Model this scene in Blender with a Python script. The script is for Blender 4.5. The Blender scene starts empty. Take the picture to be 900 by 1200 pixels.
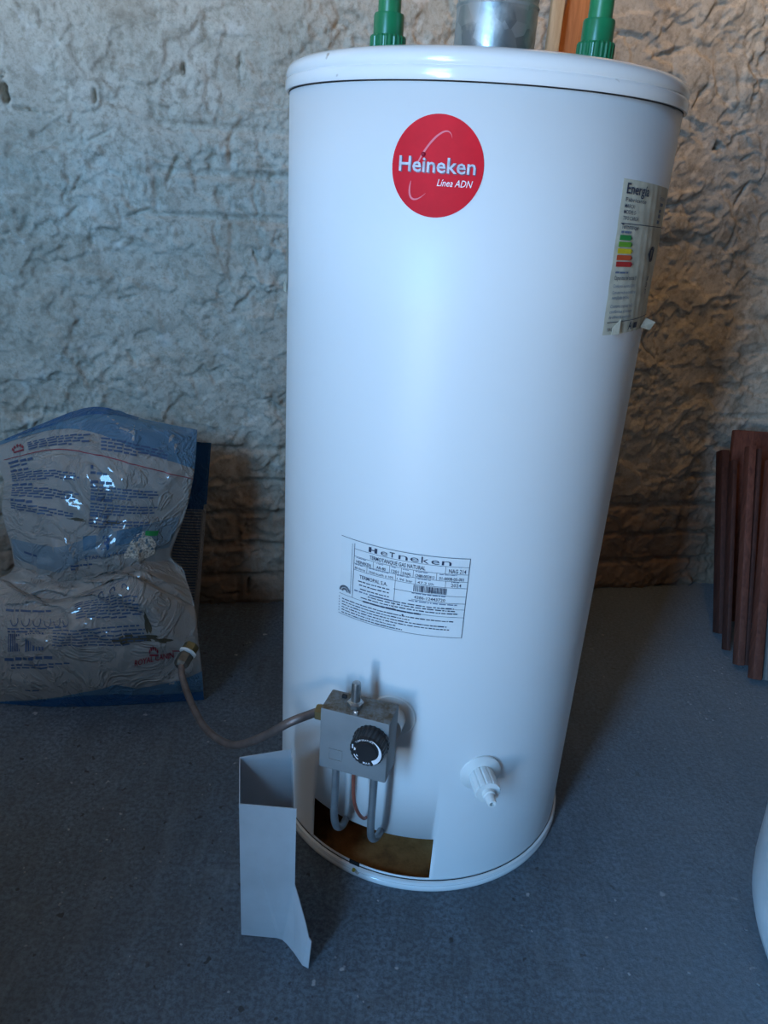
import bpy, bmesh, math, random
import numpy as np
from mathutils import Vector, Matrix
random.seed(7)
PI = math.pi
scene = bpy.context.scene
COL = scene.collection

# ------------------------------------------------------------------ camera
PITCH, ROLL, EYE = 0.3992, 0.0654, 0.9311
cp, sp = math.cos(PITCH), math.sin(PITCH)
fw = Vector((0, cp, -sp)); up0 = Vector((0, sp, cp)); rt0 = Vector((1, 0, 0))
rt = rt0 * math.cos(ROLL) + up0 * math.sin(ROLL)
up = up0 * math.cos(ROLL) - rt0 * math.sin(ROLL)
cam = bpy.data.cameras.new('camera')
cam.sensor_fit = 'VERTICAL'; cam.sensor_height = 36.0; cam.lens = 27.0
cam.clip_start = 0.02
camo = bpy.data.objects.new('camera', cam); COL.objects.link(camo)
camo.matrix_world = Matrix(((rt.x, up.x, -fw.x, 0), (rt.y, up.y, -fw.y, 0), (rt.z, up.z, -fw.z, EYE), (0, 0, 0, 1)))
scene.camera = camo

# ------------------------------------------------------------------ world: blue sky above, sunlit dry ground below
SKY_STRENGTH = 30.0
world = bpy.data.worlds.new('sky'); scene.world = world; world.use_nodes = True
wn = world.node_tree; wn.nodes.clear()
w_out = wn.nodes.new('ShaderNodeOutputWorld'); w_bg = wn.nodes.new('ShaderNodeBackground')
w_tc = wn.nodes.new('ShaderNodeTexCoord'); w_sep = wn.nodes.new('ShaderNodeSeparateXYZ')
w_cmp = wn.nodes.new('ShaderNodeMath'); w_cmp.operation = 'GREATER_THAN'; w_cmp.inputs[1].default_value = 0.0
w_mix = wn.nodes.new('ShaderNodeMix'); w_mix.data_type = 'RGBA'
w_mix.inputs[6].default_value = (1.24, 1.38, 1.52, 1)      # dry sunlit ground
w_mix.inputs[7].default_value = (0.255, 0.63, 1.15, 1)       # sky
wn.links.new(w_tc.outputs['Generated'], w_sep.inputs[0]); wn.links.new(w_sep.outputs[2], w_cmp.inputs[0])
wn.links.new(w_cmp.outputs[0], w_mix.inputs[0]); wn.links.new(w_mix.outputs[2], w_bg.inputs[0])
w_bg.inputs[1].default_value = SKY_STRENGTH
wn.links.new(w_bg.outputs[0], w_out.inputs[0])

FILL_LAMP = 100.0  # strength of the added lamp that warms the upper wall
# the doorway of the front wall (x0, x1, z0, z1) and its daylight portal
FRONT_Y = -1.45
OPENINGS = [(-1.66, -0.96, 0.0, 2.38)]
for (x0, x1, z0, z1) in OPENINGS:
    L = bpy.data.lights.new('daylight_portal', 'AREA'); L.shape = 'RECTANGLE'
    L.size = x1 - x0; L.size_y = z1 - z0; L.cycles.is_portal = True
    lo = bpy.data.objects.new('daylight_portal', L); COL.objects.link(lo)
    lo.location = ((x0 + x1) / 2, FRONT_Y - 0.06, (z0 + z1) / 2); lo.rotation_euler = (PI / 2, 0, 0)   # faces into the room

scene.view_settings.view_transform = 'Standard'; scene.view_settings.look = 'None'
scene.view_settings.exposure = 0.0; scene.view_settings.gamma = 1.0
scene.view_settings.use_curve_mapping = False

# ------------------------------------------------------------------ materials
class N:
    """tiny node-graph helper"""
    def __init__(s, name):
        s.m = bpy.data.materials.new(name); s.m.use_nodes = True
        s.t = s.m.node_tree; s.b = s.t.nodes['Principled BSDF']
        s.co = s.t.nodes.new('ShaderNodeTexCoord')
    def node(s, typ, **kw):
        n = s.t.nodes.new(typ)
        for k, v in kw.items(): setattr(n, k, v)
        return n
    def link(s, a, b): s.t.links.new(a, b)
    def mapping(s, scale=(1, 1, 1), rot=(0, 0, 0)):
        mp = s.node('ShaderNodeMapping'); mp.inputs['Scale'].default_value = scale; mp.inputs['Rotation'].default_value = rot
        s.link(s.co.outputs['Object'], mp.inputs[0]); return mp.outputs[0]
    def noise(s, scale, detail=4, rough=.55, vec=None, dist=0):
        n = s.node('ShaderNodeTexNoise'); n.inputs['Scale'].default_value = scale; n.inputs['Detail'].default_value = detail
        n.inputs['Roughness'].default_value = rough; n.inputs['Distortion'].default_value = dist
        s.link(vec if vec else s.co.outputs['Object'], n.inputs['Vector']); return n.outputs[0]
    def ramp(s, fac, stops):
        r = s.node('ShaderNodeValToRGB'); e = r.color_ramp.elements
        while len(e) > len(stops): e.remove(e[-1])
        while len(e) < len(stops): e.new(1)
        for el, (p, c) in zip(e, stops):
            el.position = p; el.color = (c[0], c[1], c[2], 1) if not isinstance(c, (int, float)) else (c, c, c, 1)
        s.link(fac, r.inputs[0]); return r.outputs[0]
    def mix(s, fac, a, b, blend='MIX'):
        m = s.node('ShaderNodeMix', data_type='RGBA', blend_type=blend)
        for sock, v in ((m.inputs[0], fac), (m.inputs[6], a), (m.inputs[7], b)):
            if isinstance(v, (int, float)): sock.default_value = v
            elif isinstance(v, (tuple, list)): sock.default_value = (v[0], v[1], v[2], 1)
            else: s.link(v, sock)
        return m.outputs[2]
    def math(s, op, a, b=0.0):
        m = s.node('ShaderNodeMath', operation=op)
        for sock, v in ((m.inputs[0], a), (m.inputs[1], b)):
            if isinstance(v, (int, float)): sock.default_value = v
            else: s.link(v, sock)
        return m.outputs[0]
    def bump(s, h, strength=.3, dist=.01, prev=None):
        b = s.node('ShaderNodeBump'); b.inputs['Strength'].default_value = strength; b.inputs['Distance'].default_value = dist
        s.link(h, b.inputs['Height'])
        if prev: s.link(prev, b.inputs['Normal'])
        s.link(b.outputs[0], s.b.inputs['Normal']); return b.outputs[0]
    def col(s, c):
        if isinstance(c, (tuple, list)): s.b.inputs['Base Color'].default_value = (c[0], c[1], c[2], 1)
        else: s.link(c, s.b.inputs['Base Color'])
    def set(s, **kw):
        for k, v in kw.items():
            k = k.replace('_', ' ')
            if isinstance(v, (int, float, tuple)): s.b.inputs[k].default_value = v
            else: s.link(v, s.b.inputs[k])

def simple(name, c, rough=.5, metal=0., var=.12, scale=30., bump=0., coat=0., spec=.5):
    n = N(name)
    f = n.noise(scale, 4)
    n.col(n.ramp(f, [(.3, tuple(x * (1 - var) for x in c)), (.7, tuple(min(1, x * (1 + var)) for x in c))]))
    n.set(Roughness=rough, Metallic=metal, Coat_Weight=coat, Specular_IOR_Level=spec)
    if bump: n.bump(n.noise(scale * 3, 5), bump, .002)
    return n.m

M = {}
# plastered brick wall
n = N('plaster_wall')
f1 = n.noise(3.2, 6, .6); f2 = n.noise(14, 6, .65, dist=.6); f3 = n.noise(60, 5, .6)
base = n.ramp(f1, [(.28, (.46, .395, .315)), (.5, (.585, .515, .425)), (.74, (.67, .60, .51))])
base = n.mix(n.ramp(f2, [(.50, 0.), (.68, .75)]), base, (.36, .295, .225))
base = n.mix(n.ramp(f3, [(.50, 0.), (.66, .60)]), base, (.29, .235, .175))
base = n.mix(n.ramp(n.noise(170, 5, .7), [(.48, 0.), (.64, .34)]), base, (.26, .215, .165))
base = n.mix(n.ramp(n.noise(24, 5, .6, n.mapping((1, 1, 1), (.4, 1.1, .3))), [(.60, 0.), (.70, .5)]), base, (.74, .69, .62))
# limewash worn away low on the wall: bare reddish brick shows in ragged patches
sep = n.node('ShaderNodeSeparateXYZ'); n.link(n.co.outputs['Object'], sep.inputs[0])
zz = n.math('ADD', sep.outputs[2], n.math('MULTIPLY', n.noise(4.5, 5, .65), .55))
bare = n.ramp(zz, [(.40, .8), (.66, 0.)])
base = n.mix(bare, base, (.24, .135, .080))
# dirt in the deep creases, from the modelled relief
pt = n.node('ShaderNodeNewGeometry')
n.col(base); n.set(Roughness=.92, Specular_IOR_Level=.2)
b1 = n.bump(n.noise(55, 8, .66), .55, .004); n.bump(n.noise(210, 5, .65), .45, .0018, b1)
M['wall'] = n.m

n = N('plain_plaster')
n.col(n.ramp(n.noise(4, 6), [(.3, (.16, .11, .075)), (.7, (.26, .18, .12))])); n.set(Roughness=.93)
n.bump(n.noise(30, 6), .5, .01); M['plain'] = n.m

# concrete floor
n = N('concrete_floor')
g1 = n.noise(2.3, 7, .62); g2 = n.noise(19, 7, .68); g3 = n.noise(150, 6, .75)
c = n.ramp(g1, [(.3, (.100, .130, .160)), (.5, (.145, .185, .225)), (.72, (.200, .246, .294))])
c = n.mix(n.ramp(g2, [(.38, .55), (.58, 0.)]), c, (.095, .105, .115))
c = n.mix(n.ramp(g3, [(.42, .80), (.60, 0.)]), c, (.065, .075, .090))
st = n.noise(30, 5, .6, n.mapping((1.0, .13, 1), (0, 0, math.radians(-42))))     # trowel drag marks
c = n.mix(n.ramp(st, [(.54, 0.), (.70, .16)]), c, (.27, .31, .35))
sp1 = n.noise(46, 2, .5); c = n.mix(n.ramp(sp1, [(.72, 0.), (.76, .8)]), c, (.42, .42, .42))   # lime flecks
sp2 = n.noise(57, 2, .5, n.mapping((1, 1, 1), (.3, .2, 1))); c = n.mix(n.ramp(sp2, [(.70, 0.), (.735, .85)]), c, (.045, .042, .04))
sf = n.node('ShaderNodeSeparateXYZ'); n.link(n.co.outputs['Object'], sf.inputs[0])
pale = n.ramp(n.math('ADD', sf.outputs[0], n.math('MULTIPLY', n.noise(3.1, 5, .6), .5)), [(.45, 0.), (.95, .62)])       # paler towards the right side, edge broken by noise
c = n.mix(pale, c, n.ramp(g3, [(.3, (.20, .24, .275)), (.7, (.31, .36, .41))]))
c = n.mix(n.ramp(n.noise(6.5, 6, .68, n.mapping((1, 1, 1), (0, 0, .7))), [(.60, 0.), (.70, .30)]), c, (.27, .31, .34))      # lime smears
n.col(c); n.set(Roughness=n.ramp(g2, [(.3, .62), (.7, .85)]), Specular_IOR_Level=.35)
b = n.bump(n.noise(30, 5, .6, n.mapping((1.0, .13, 1), (0, 0, math.radians(-42)))), .30, .004)
b = n.bump(g3, .55, .0025, b); n.bump(g2, .35, .006, b)
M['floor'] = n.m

# enamel of the heater: faint orange peel, faint dirt
n = N('white_enamel')
n.col(n.mix(n.ramp(n.noise(7, 6, .6), [(.55, 0.), (.8, .12)]), (.80, .80, .80), (.60, .60, .58)))
n.set(Roughness=.42, Specular_IOR_Level=.45); n.bump(n.noise(220, 2), .04, .001); M['enamel'] = n.m
n = N('white_gloss_cap')
sc = n.ramp(n.noise(38, 3, .5), [(.70, 0.), (.74, .8)])
n.col(n.mix(sc, (.80, .80, .80), (.36, .30, .23))); n.set(Roughness=.16, Coat_Weight=.3, Coat_Roughness=.08); M['cap'] = n.m
M['white_plastic'] = simple('white_plastic', (.74, .74, .72), .4, 0, .05)
M['tub'] = simple('tub_plastic', (.70, .74, .76), .35, 0, .05)
M['dark'] = simple('black_gap', (.012, .012, .014), .8)
M['knob'] = simple('black_knob', (.018, .018, .020), .35, 0, .2)
M['ink'] = simple('label_ink', (.030, .040, .075), .6, 0, .1)
M['ink_soft'] = simple('label_ink_pale', (.14, .18, .27), .6, 0, .1)
M['ink_blue'] = simple('bag_ink', (.045, .075, .145), .5, 0, .1)
M['sticker'] = simple('sticker_paper', (.60, .57, .46), .6, 0, .16, 60, spec=.25)
M['label_film'] = simple('label_film', (.78, .79, .79), .45, 0, .03)
M['red'] = simple('badge_red', (.68, .006, .020), .62, 0, .06, 60, spec=.22)
M['silver'] = simple('badge_silver', (.52, .52, .60), .55, .0, .30, 160, spec=.3)
M['badge_shadow'] = simple('badge_lettering_shade', (.16, .03, .07), .4)
M['badge_pink'] = simple('badge_pink', (.80, .20, .24), .6, spec=.2)
M['badge_ball'] = simple('badge_ball', (.30, .01, .03), .2)
M['badge_white'] = simple('badge_white', (.85, .82, .84), .4)
for nm, c in (('en_green', (.02, .25, .06)), ('en_lime', (.13, .36, .03)), ('en_yellow', (.72, .55, .02)), ('en_orange', (.62, .09, .03)), ('en_red', (.52, .03, .03))):
    M[nm] = simple(nm, c, .5, 0, .06)
M['galv'] = None
n = N('galvanised_steel')
v = n.node('ShaderNodeTexVoronoi'); v.inputs['Scale'].default_value = 55; n.link(n.co.outputs['Object'], v.inputs['Vector'])
n.col(n.mix(n.ramp(n.noise(22, 5), [(.45, 0.), (.62, 1.)]), n.ramp(v.outputs['Color'], [(.2, (.26, .29, .30)), (.8, (.46, .50, .51))]), (.55, .57, .56)))
n.set(Metallic=.75, Roughness=n.ramp(n.noise(30, 4), [(.35, .28), (.65, .55)])); n.bump(n.noise(16, 4), .35, .006); M['galv'] = n.m
M['green'] = simple('green_pipe', (.016, .19, .075), .35, 0, .15, 40)
M['green_fit'] = simple('green_fitting', (.010, .17, .070), .3, 0, .15, 40)
n = N('valve_grey')
f = n.noise(26, 6, .65)
geo = n.node('ShaderNodeNewGeometry'); sg = n.node('ShaderNodeSeparateXYZ'); n.link(geo.outputs['True Normal'], sg.inputs[0])
dust = n.math('MULTIPLY', n.ramp(sg.outputs[2], [(.6, 0.), (.9, 1.)]), n.ramp(n.noise(90, 6, .7), [(.38, 1.), (.62, .30)]))  # settled grime on the top face
n.col(n.mix(dust, n.ramp(n.noise(12, 4), [(.3, (.20, .205, .21)), (.7, (.27, .275, .28))]), (.10, .062, .026))); n.set(Roughness=.6, Metallic=.1)
n.bump(n.noise(140, 4), .15, .001); M['valve'] = n.m
M['sheet'] = simple('painted_sheet', (.44, .45, .47), .45, .1, .10, 14)
M['chrome'] = simple('pin_steel', (.42, .42, .42), .3, .9, .2, 60)
M['brass'] = simple('dull_brass', (.22, .17, .08), .42, .8, .3, 60)
M['steel_dark'] = simple('dark_fitting', (.16, .145, .12), .42, .8, .3, 60)
M['copper_dull'] = simple('dull_copper_pipe', (.20, .150, .135), .45, .6, .25, 50)
M['copper'] = simple('copper_capillary', (.42, .13, .09), .4, .5, .2, 50)
M['alu'] = simple('alu_tube', (.34, .36, .38), .4, .7, .15, 50)
M['tape'] = simple('sealing_tape', (.8, .8, .78), .5)
n = N('rusty_plate')
n.col(n.ramp(n.noise(24, 7, .65), [(.28, (.13, .050, .014)), (.5, (.40, .17, .050)), (.75, (.56, .27, .095))])); n.set(Roughness=.85); n.bump(n.noise(60, 6), .4, .003); M['rust'] = n.m
M['soot'] = simple('sooty_chamber', (.050, .026, .012), .95, spec=.1)
M['screw'] = simple('screw_yellow', (.45, .36, .06), .35, .8)

def wood(name, a, b, sc=(14, 14, 1.1)):
    n = N(name); vec = n.mapping(sc)
    n.col(n.ramp(n.noise(6, 7, .62, vec, 1.2), [(.3, a), (.7, b)])); n.set(Roughness=.7, Specular_IOR_Level=.3)
    n.bump(n.noise(20, 5, .6, vec), .3, .002); return n.m
M['wood_red'] = wood('red_brown_wood', (.085, .026, .017), (.20, .066, .042))
M['wood_dark'] = wood('dark_red_wood', (.045, .016, .012), (.10, .034, .023))
M['wood_grey'] = wood('greyed_wood', (.13, .12, .115), (.24, .215, .20))
M['wood_orange'] = wood('orange_wood', (.30, .105, .034), (.52, .20, .075))
M['wood_pale'] = wood('pale_wood', (.42, .29, .17), (.60, .45, .29))
M['roof'] = wood('roof_boards', (.10, .065, .04), (.17, .11, .065))
M['door_paint'] = simple('shade_chest_paint', (.25, .24, .23), .6)

def film(name, c, rough=.50, coat=.8):
    n = N(name)
    n.col(n.mix(n.ramp(n.noise(9, 5, .6), [(.45, 0.), (.75, .35)]), c, tuple(x * .72 for x in c)))
    n.set(Roughness=rough, Coat_Weight=coat, Coat_Roughness=.06, Specular_IOR_Level=.3)
    cr = n.ramp(n.noise(11, 4, .6, dist=1.5), [(.44, 0.), (.50, 1.), (.56, 0.)])          # fine fold lines of the clear outer film
    b = n.bump(cr, .55, .006); n.bump(n.noise(40, 5, .62, dist=1.0), .42, .006, b); return n.m
M['bag'] = film('bag_film', (.32, .28, .25))
M['bag_blue'] = film('bag_blue', (.012, .080, .20))
M['bag_pale'] = film('bag_pale_blue', (.085, .165, .24))
M['bag_ghost'] = film('bag_blue_ghost', (.19, .225, .25))
M['bag_red'] = simple('bag_red_ink', (.26, .02, .035), .5)
M['kibble'] = simple('kibble_picture', (.62, .47, .37), .3, 0, .75, 260, .9, .9)
M['grime'] = simple('grime_stain', (.075, .055, .03), .7, 0, .4, 60)
M['crumb'] = simple('plaster_crumb', (.24, .25, .26), .9, 0, .6, 90)

# ------------------------------------------------------------------ mesh helpers
def link(o, parent=None):
    COL.objects.link(o)
    if parent is not None: o.parent = parent
    return o
def wloc(o):
    p = Vector((0, 0, 0))
    while o is not None: p += o.location; o = o.parent
    return p
def mesh_obj(name, verts, faces, mat, parent=None, smooth=False, loc=None, sharp=None):
    """verts are world coordinates; the object's origin is loc (or its parent's)"""
    base = wloc(parent) if parent is not None else Vector(loc or (0, 0, 0))
    me = bpy.data.meshes.new(name)
    V = np.asarray(verts, float) - np.array(base)
    me.from_pydata(V.tolist(), [], [list(f) for f in faces]); me.update()
    me.materials.append(mat if not isinstance(mat, str) else M[mat])
    if smooth:
        me.polygons.foreach_set('use_smooth', [True] * len(me.polygons))
        me.set_sharp_from_angle(angle=math.radians(sharp or 40))
    o = bpy.data.objects.new(name, me)
    if parent is None: o.location = base
    return link(o, parent)
def empty(name, loc):
    o = bpy.data.objects.new(name, None); o.empty_display_size = .05; o.location = loc; return link(o)
def tag(o, label, cat, group=None):
    o['label'] = label; o['category'] = cat
    if group: o['group'] = group
    return o
def struct(o): o['kind'] = 'structure'; return o

class MB:
    def __init__(s): s.v = []; s.f = []
    def add(s, V, Fc):
        k = len(s.v); s.v += [tuple(map(float, p)) for p in V]; s.f += [tuple(i + k for i in f) for f in Fc]
    def box(s, c, size, ax=None, bevel=0.):
        ax = ax or (Vector((1, 0, 0)), Vector((0, 1, 0)), Vector((0, 0, 1)))
        c = Vector(c); hx, hy, hz = (q / 2 for q in size)
        if bevel <= 0:
            P = [c + ax[0] * (i * hx) + ax[1] * (j * hy) + ax[2] * (k * hz) for i in (-1, 1) for j in (-1, 1) for k in (-1, 1)]
            s.add(P, [(0, 1, 3, 2), (4, 6, 7, 5), (0, 4, 5, 1), (2, 3, 7, 6), (0, 2, 6, 4), (1, 5, 7, 3)])
        else:
            bm = bmesh.new(); bmesh.ops.create_cube(bm, size=1)
            for v in bm.verts: v.co = Vector((v.co.x * hx * 2, v.co.y * hy * 2, v.co.z * hz * 2))
            bmesh.ops.bevel(bm, geom=bm.edges[:], offset=bevel, segments=2, profile=.5, affect='EDGES')
            bm.verts.index_update()
            s.add([c + ax[0] * v.co.x + ax[1] * v.co.y + ax[2] * v.co.z for v in bm.verts], [[v.index for v in f.verts] for f in bm.faces]); bm.free()
    def lathe(s, prof, origin, axis=(0, 0, 1), seg=32, a0=0., rib=None):
        o = Vector(origin); z = Vector(axis).normalized()
        x = z.orthogonal().normalized() if abs(z.z) < .999 else Vector((1, 0, 0)); y = z.cross(x)
        V = []; Fc = []
        for (r, h) in prof:
            for k in range(seg):
                a = a0 + 2 * PI * k / seg
                rr = r * (rib(k) if rib else 1)
                V.append(o + z * h + (x * math.cos(a) + y * math.sin(a)) * rr)
        for i in range(len(prof) - 1):
            for k in range(seg):
                k2 = (k + 1) % seg
                Fc.append((i * seg + k, i * seg + k2, (i + 1) * seg + k2, (i + 1) * seg + k))
        if prof[0][0] > 1e-5: Fc.append(tuple(reversed(range(seg))))
        if prof[-1][0] > 1e-5: Fc.append(tuple((len(prof) - 1) * seg + k for k in range(seg)))
        s.add(V, Fc)
    def tube(s, pts, r, seg=12, smooth=6):
        P = crspline([Vector(p) for p in pts], smooth) if smooth else [Vector(p) for p in pts]
        V = []; Fc = []; prev = None
        for i, p in enumerate(P):
            t = (P[min(i + 1, len(P) - 1)] - P[max(i - 1, 0)]).normalized()
            x = prev - t * prev.dot(t) if prev is not None else t.orthogonal()
            x.normalize(); prev = x; y = t.cross(x)
            for k in range(seg):
                a = 2 * PI * k / seg; V.append(p + (x * math.cos(a) + y * math.sin(a)) * r)
        for i in range(len(P) - 1):
            for k in range(seg):
                k2 = (k + 1) % seg; Fc.append((i * seg + k, i * seg + k2, (i + 1) * seg + k2, (i + 1) * seg + k))
        Fc.append(tuple(reversed(range(seg)))); Fc.append(tuple((len(P) - 1) * seg + k for k in range(seg)))
        s.add(V, Fc)
    def build(s, name, mat, parent=None, smooth=False, loc=None, sharp=None):
        return mesh_obj(name, s.v, s.f, mat, parent, smooth, loc, sharp)
def crspline(P, n):
    out = []
    for i in range(len(P) - 1):
        p0, p1, p2, p3 = P[max(i - 1, 0)], P[i], P[i + 1], P[min(i + 2, len(P) - 1)]
        for k in range(n):
            f = k / n
            out.append(.5 * ((2 * p1) + (p2 - p0) * f + (2 * p0 - 5 * p1 + 4 * p2 - p3) * f * f + (3 * p1 - p0 - 3 * p2 + p3) * f ** 3))
    out.append(P[-1]); return out

# --- flat print: 2D pieces (text, bars, polygons) that are later laid on a surface by a mapping function
_tc = {}
def text2d(body, h=1.0, width=None, bold=0., shear=0., align='LEFT'):
    """outline text as 2D triangles; h = capital height, width = forced overall width"""
    key = (body, bold, shear)
    if key not in _tc:
        cu = bpy.data.curves.new('t', 'FONT'); cu.body = body; cu.size = 1; cu.offset = bold; cu.shear = shear; cu.resolution_u = 2; cu.fill_mode = 'FRONT'
        o = bpy.data.objects.new('t', cu); COL.objects.link(o)
        dg = bpy.context.evaluated_depsgraph_get(); ev = o.evaluated_get(dg); me = ev.to_mesh()
        V = np.array([v.co[:2] for v in me.vertices]) if len(me.vertices) else np.zeros((0, 2))
        Fc = [tuple(p.vertices) for p in me.polygons]; ev.to_mesh_clear()
        bpy.data.objects.remove(o); bpy.data.curves.remove(cu)
        _tc[key] = (V, Fc)
    V, Fc = _tc[key]; V = V.copy()
    V /= .73 / h
    lo, hi = V[:, 0].min(), V[:, 0].max()
    V[:, 0] -= lo
    if width: V[:, 0] *= width / (hi - lo)
    w = V[:, 0].max()
    if align == 'CENTER': V[:, 0] -= w / 2
    if align == 'RIGHT': V[:, 0] -= w
    return V, Fc
class Print:
    def __init__(s): s.v = []; s.f = []
    def add(s, V, Fc, x=0, y=0, rot=0.):
        k = len(s.v); c, q = math.cos(rot), math.sin(rot)
        for p in V: s.v.append((x + p[0] * c - p[1] * q, y + p[0] * q + p[1] * c))
        s.f += [tuple(i + k for i in f) for f in Fc]
    def text(s, body, x, y, h, width=None, bold=0., shear=0., align='LEFT', rot=0.): s.add(*text2d(body, h, width, bold, shear, align), x, y, rot)
    def rect(s, x0, y0, x1, y1, nx=1):
        V = [(x0 + (x1 - x0) * i / nx, y) for i in range(nx + 1) for y in (y0, y1)]
        s.add(V, [(2 * i, 2 * i + 2, 2 * i + 3, 2 * i + 1) for i in range(nx)])
    def line(s, x0, y0, x1, y1, w, n=12):
        d = np.array((x1 - x0, y1 - y0)); L = np.hypot(*d); q = np.array((-d[1], d[0])) / L * w / 2
        V = []
        for i in range(n + 1):
            p = np.array((x0, y0)) + d * i / n; V += [tuple(p - q), tuple(p + q)]
        s.add(V, [(2 * i, 2 * i + 2, 2 * i + 3, 2 * i + 1) for i in range(n)])
    def words(s, x0, y, x1, h, seed=0, slope=0., gap=.7):
        """a line of print too small to read: uneven word-length dashes"""
        r = random.Random(seed); x = x0
        while x < x1 - h * .5:
            w = min(h * r.uniform(.8, 5.5), x1 - x)
            dy = slope * (x - x0); hh = h * r.uniform(.75, 1.0)
            s.rect(x, y + dy, x + w, y + dy + hh, max(1, int(w / .006)))
            x += w + h * gap * r.uniform(.7, 1.6)
    def poly(s, P):
        s.add(P, [tuple(range(len(P)))])
    def build(s, name, mapf, mat, parent, stuff=False):
        V = mapf(np.array(s.v)); o = mesh_obj(name, V, s.f, mat, parent)
        if stuff: o['kind'] = 'stuff'                       # fine lettering, too small to pick apart
        return o
def cyl_map(cx, cy, r, ang0, z0, tilt=0.):
    """x to the right along the tank's skin from bearing ang0 (degrees), y up from z0"""
    def f(P):
        a = math.radians(ang0) + (P[:, 0] + tilt * P[:, 1]) / r
        return np.stack([cx + r * np.sin(a), cy - r * np.cos(a), z0 + P[:, 1]], -1)
    return f

# ------------------------------------------------------------------ setting: room
def perlin(x, y, seed):
    rng = np.random.RandomState(seed); p = rng.permutation(512); ang = rng.rand(512) * 2 * PI; gx, gy = np.cos(ang), np.sin(ang)
    xi = np.floor(x).astype(int); yi = np.floor(y).astype(int); xf = x - xi; yf = y - yi
    h = lambda a, b: p[(p[a % 512] + b) % 512]
    fade = lambda t: t * t * t * (t * (t * 6 - 15) + 10)
    u, v = fade(xf), fade(yf)
    d = lambda a, b, fx, fy: gx[h(a, b)] * fx + gy[h(a, b)] * fy
    n00, n10, n01, n11 = d(xi, yi, xf, yf), d(xi + 1, yi, xf - 1, yf), d(xi, yi + 1, xf, yf - 1), d(xi + 1, yi + 1, xf - 1, yf - 1)
    return (n00 * (1 - u) + n10 * u) * (1 - v) + (n01 * (1 - u) + n11 * u) * v
def fbm(x, y, seed, o=4, g=.5):
    s = 0; a = 1
    for k in range(o): s = s + a * perlin(x * 2 ** k, y * 2 ** k, seed + k); a *= g
    return s
def sstep(a, b, x): t = np.clip((x - a) / (b - a), 0, 1); return t * t * (3 - 2 * t)

WD = np.array((.9776, .2106)); WN = np.array((.2106, -.9776))     # along the back wall, and out of it towards the room
WP = np.array((-.329, 1.583))
def axis_samples(lo, a, b, hi, fine, coarse):
    return np.concatenate([np.arange(lo, a, coarse), np.arange(a, b, fine), np.arange(b, hi + coarse, coarse)])
S = axis_samples(-2.0, -.78, 1.25, 1.80, .0033, .05)
Z = axis_samples(-.02, -.02, 1.42, 2.62, .0033, .05)
sg_, zg = np.meshgrid(S, Z)
wx = sg_ + .035 * fbm(sg_ * 6, zg * 6, 11, 3); wz = zg + .035 * fbm(sg_ * 6, zg * 6, 21, 3)
rel = .018 * fbm(sg_ * 2.2, zg * 2.2, 3, 3)                                     # bulging masonry
# thick limewash laid in lapping coats: low terraces with crisp lips
for i, (sc, th, hgt, w) in enumerate(((4.5, .05, .0045, .020), (7.5, .16, .0040, .026), (12, .18, .0028, .035), (19, .28, .0020, .05), (6.0, -.18, .0045, .02))):
    nn = fbm(wx * sc, wz * sc * 1.15, 31 + 7 * i, 4, .52)
    rel += hgt * sstep(th - w, th + w, nn)
patchy = sstep(.0, .35, fbm(sg_ * 3.1, zg * 3.1, 91, 3))                          # where the coat is lumpy
# squeezed trowel ridges, only in the lumpy areas
for i, (sc, hgt) in enumerate(((8, .0030), (17, .0028), (31, .0018))):
    nn = np.abs(fbm(wx * sc * 1.3 + 3, wz * sc * .75 + 9, 71 + 5 * i, 3, .5))
    rel += hgt * (1 - sstep(0, .11, nn)) * patchy
# chipped pits and hairline cracks
rel -= .0040 * sstep(.34, .46, fbm(wx * 24, wz * 24, 151, 3, .5)) * sstep(-.05, .3, fbm(sg_ * 4, zg * 4, 161, 2))
rel -= .0060 * (1 - sstep(.0, .028, np.abs(fbm(wx * 5.2, wz * 6.5, 171, 3, .5)))) * sstep(.12, .30, fbm(sg_ * 5, zg * 5, 181, 2))
rel += .0016 * fbm(wx * 30, wz * 30, 111, 4, .6) * (.5 + patchy) + .0011 * fbm(sg_ * 64, zg * 64, 261, 2, .7)
# brick courses ghosting through the coat, stronger low down where the wash is thin
course = .078; row = np.floor(zg / course); fz = zg / course - row
fs = (sg_ + .14 * (row % 2)) / .28; fs = fs - np.floor(fs)
jz = np.minimum(fz, 1 - fz) * course; js = np.minimum(fs, 1 - fs) * .28
joint = np.maximum(1 - sstep(.002, .012, jz + .006 * fbm(sg_ * 9, zg * 9, 131, 2)), (1 - sstep(.002, .012, js)) * .7)
thin = sstep(.05, .30, fbm(sg_ * 2.6, zg * 2.6, 141, 3) + .36 * (1 - sstep(.15, .75, zg)))
rel -= .0075 * joint * thin
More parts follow.
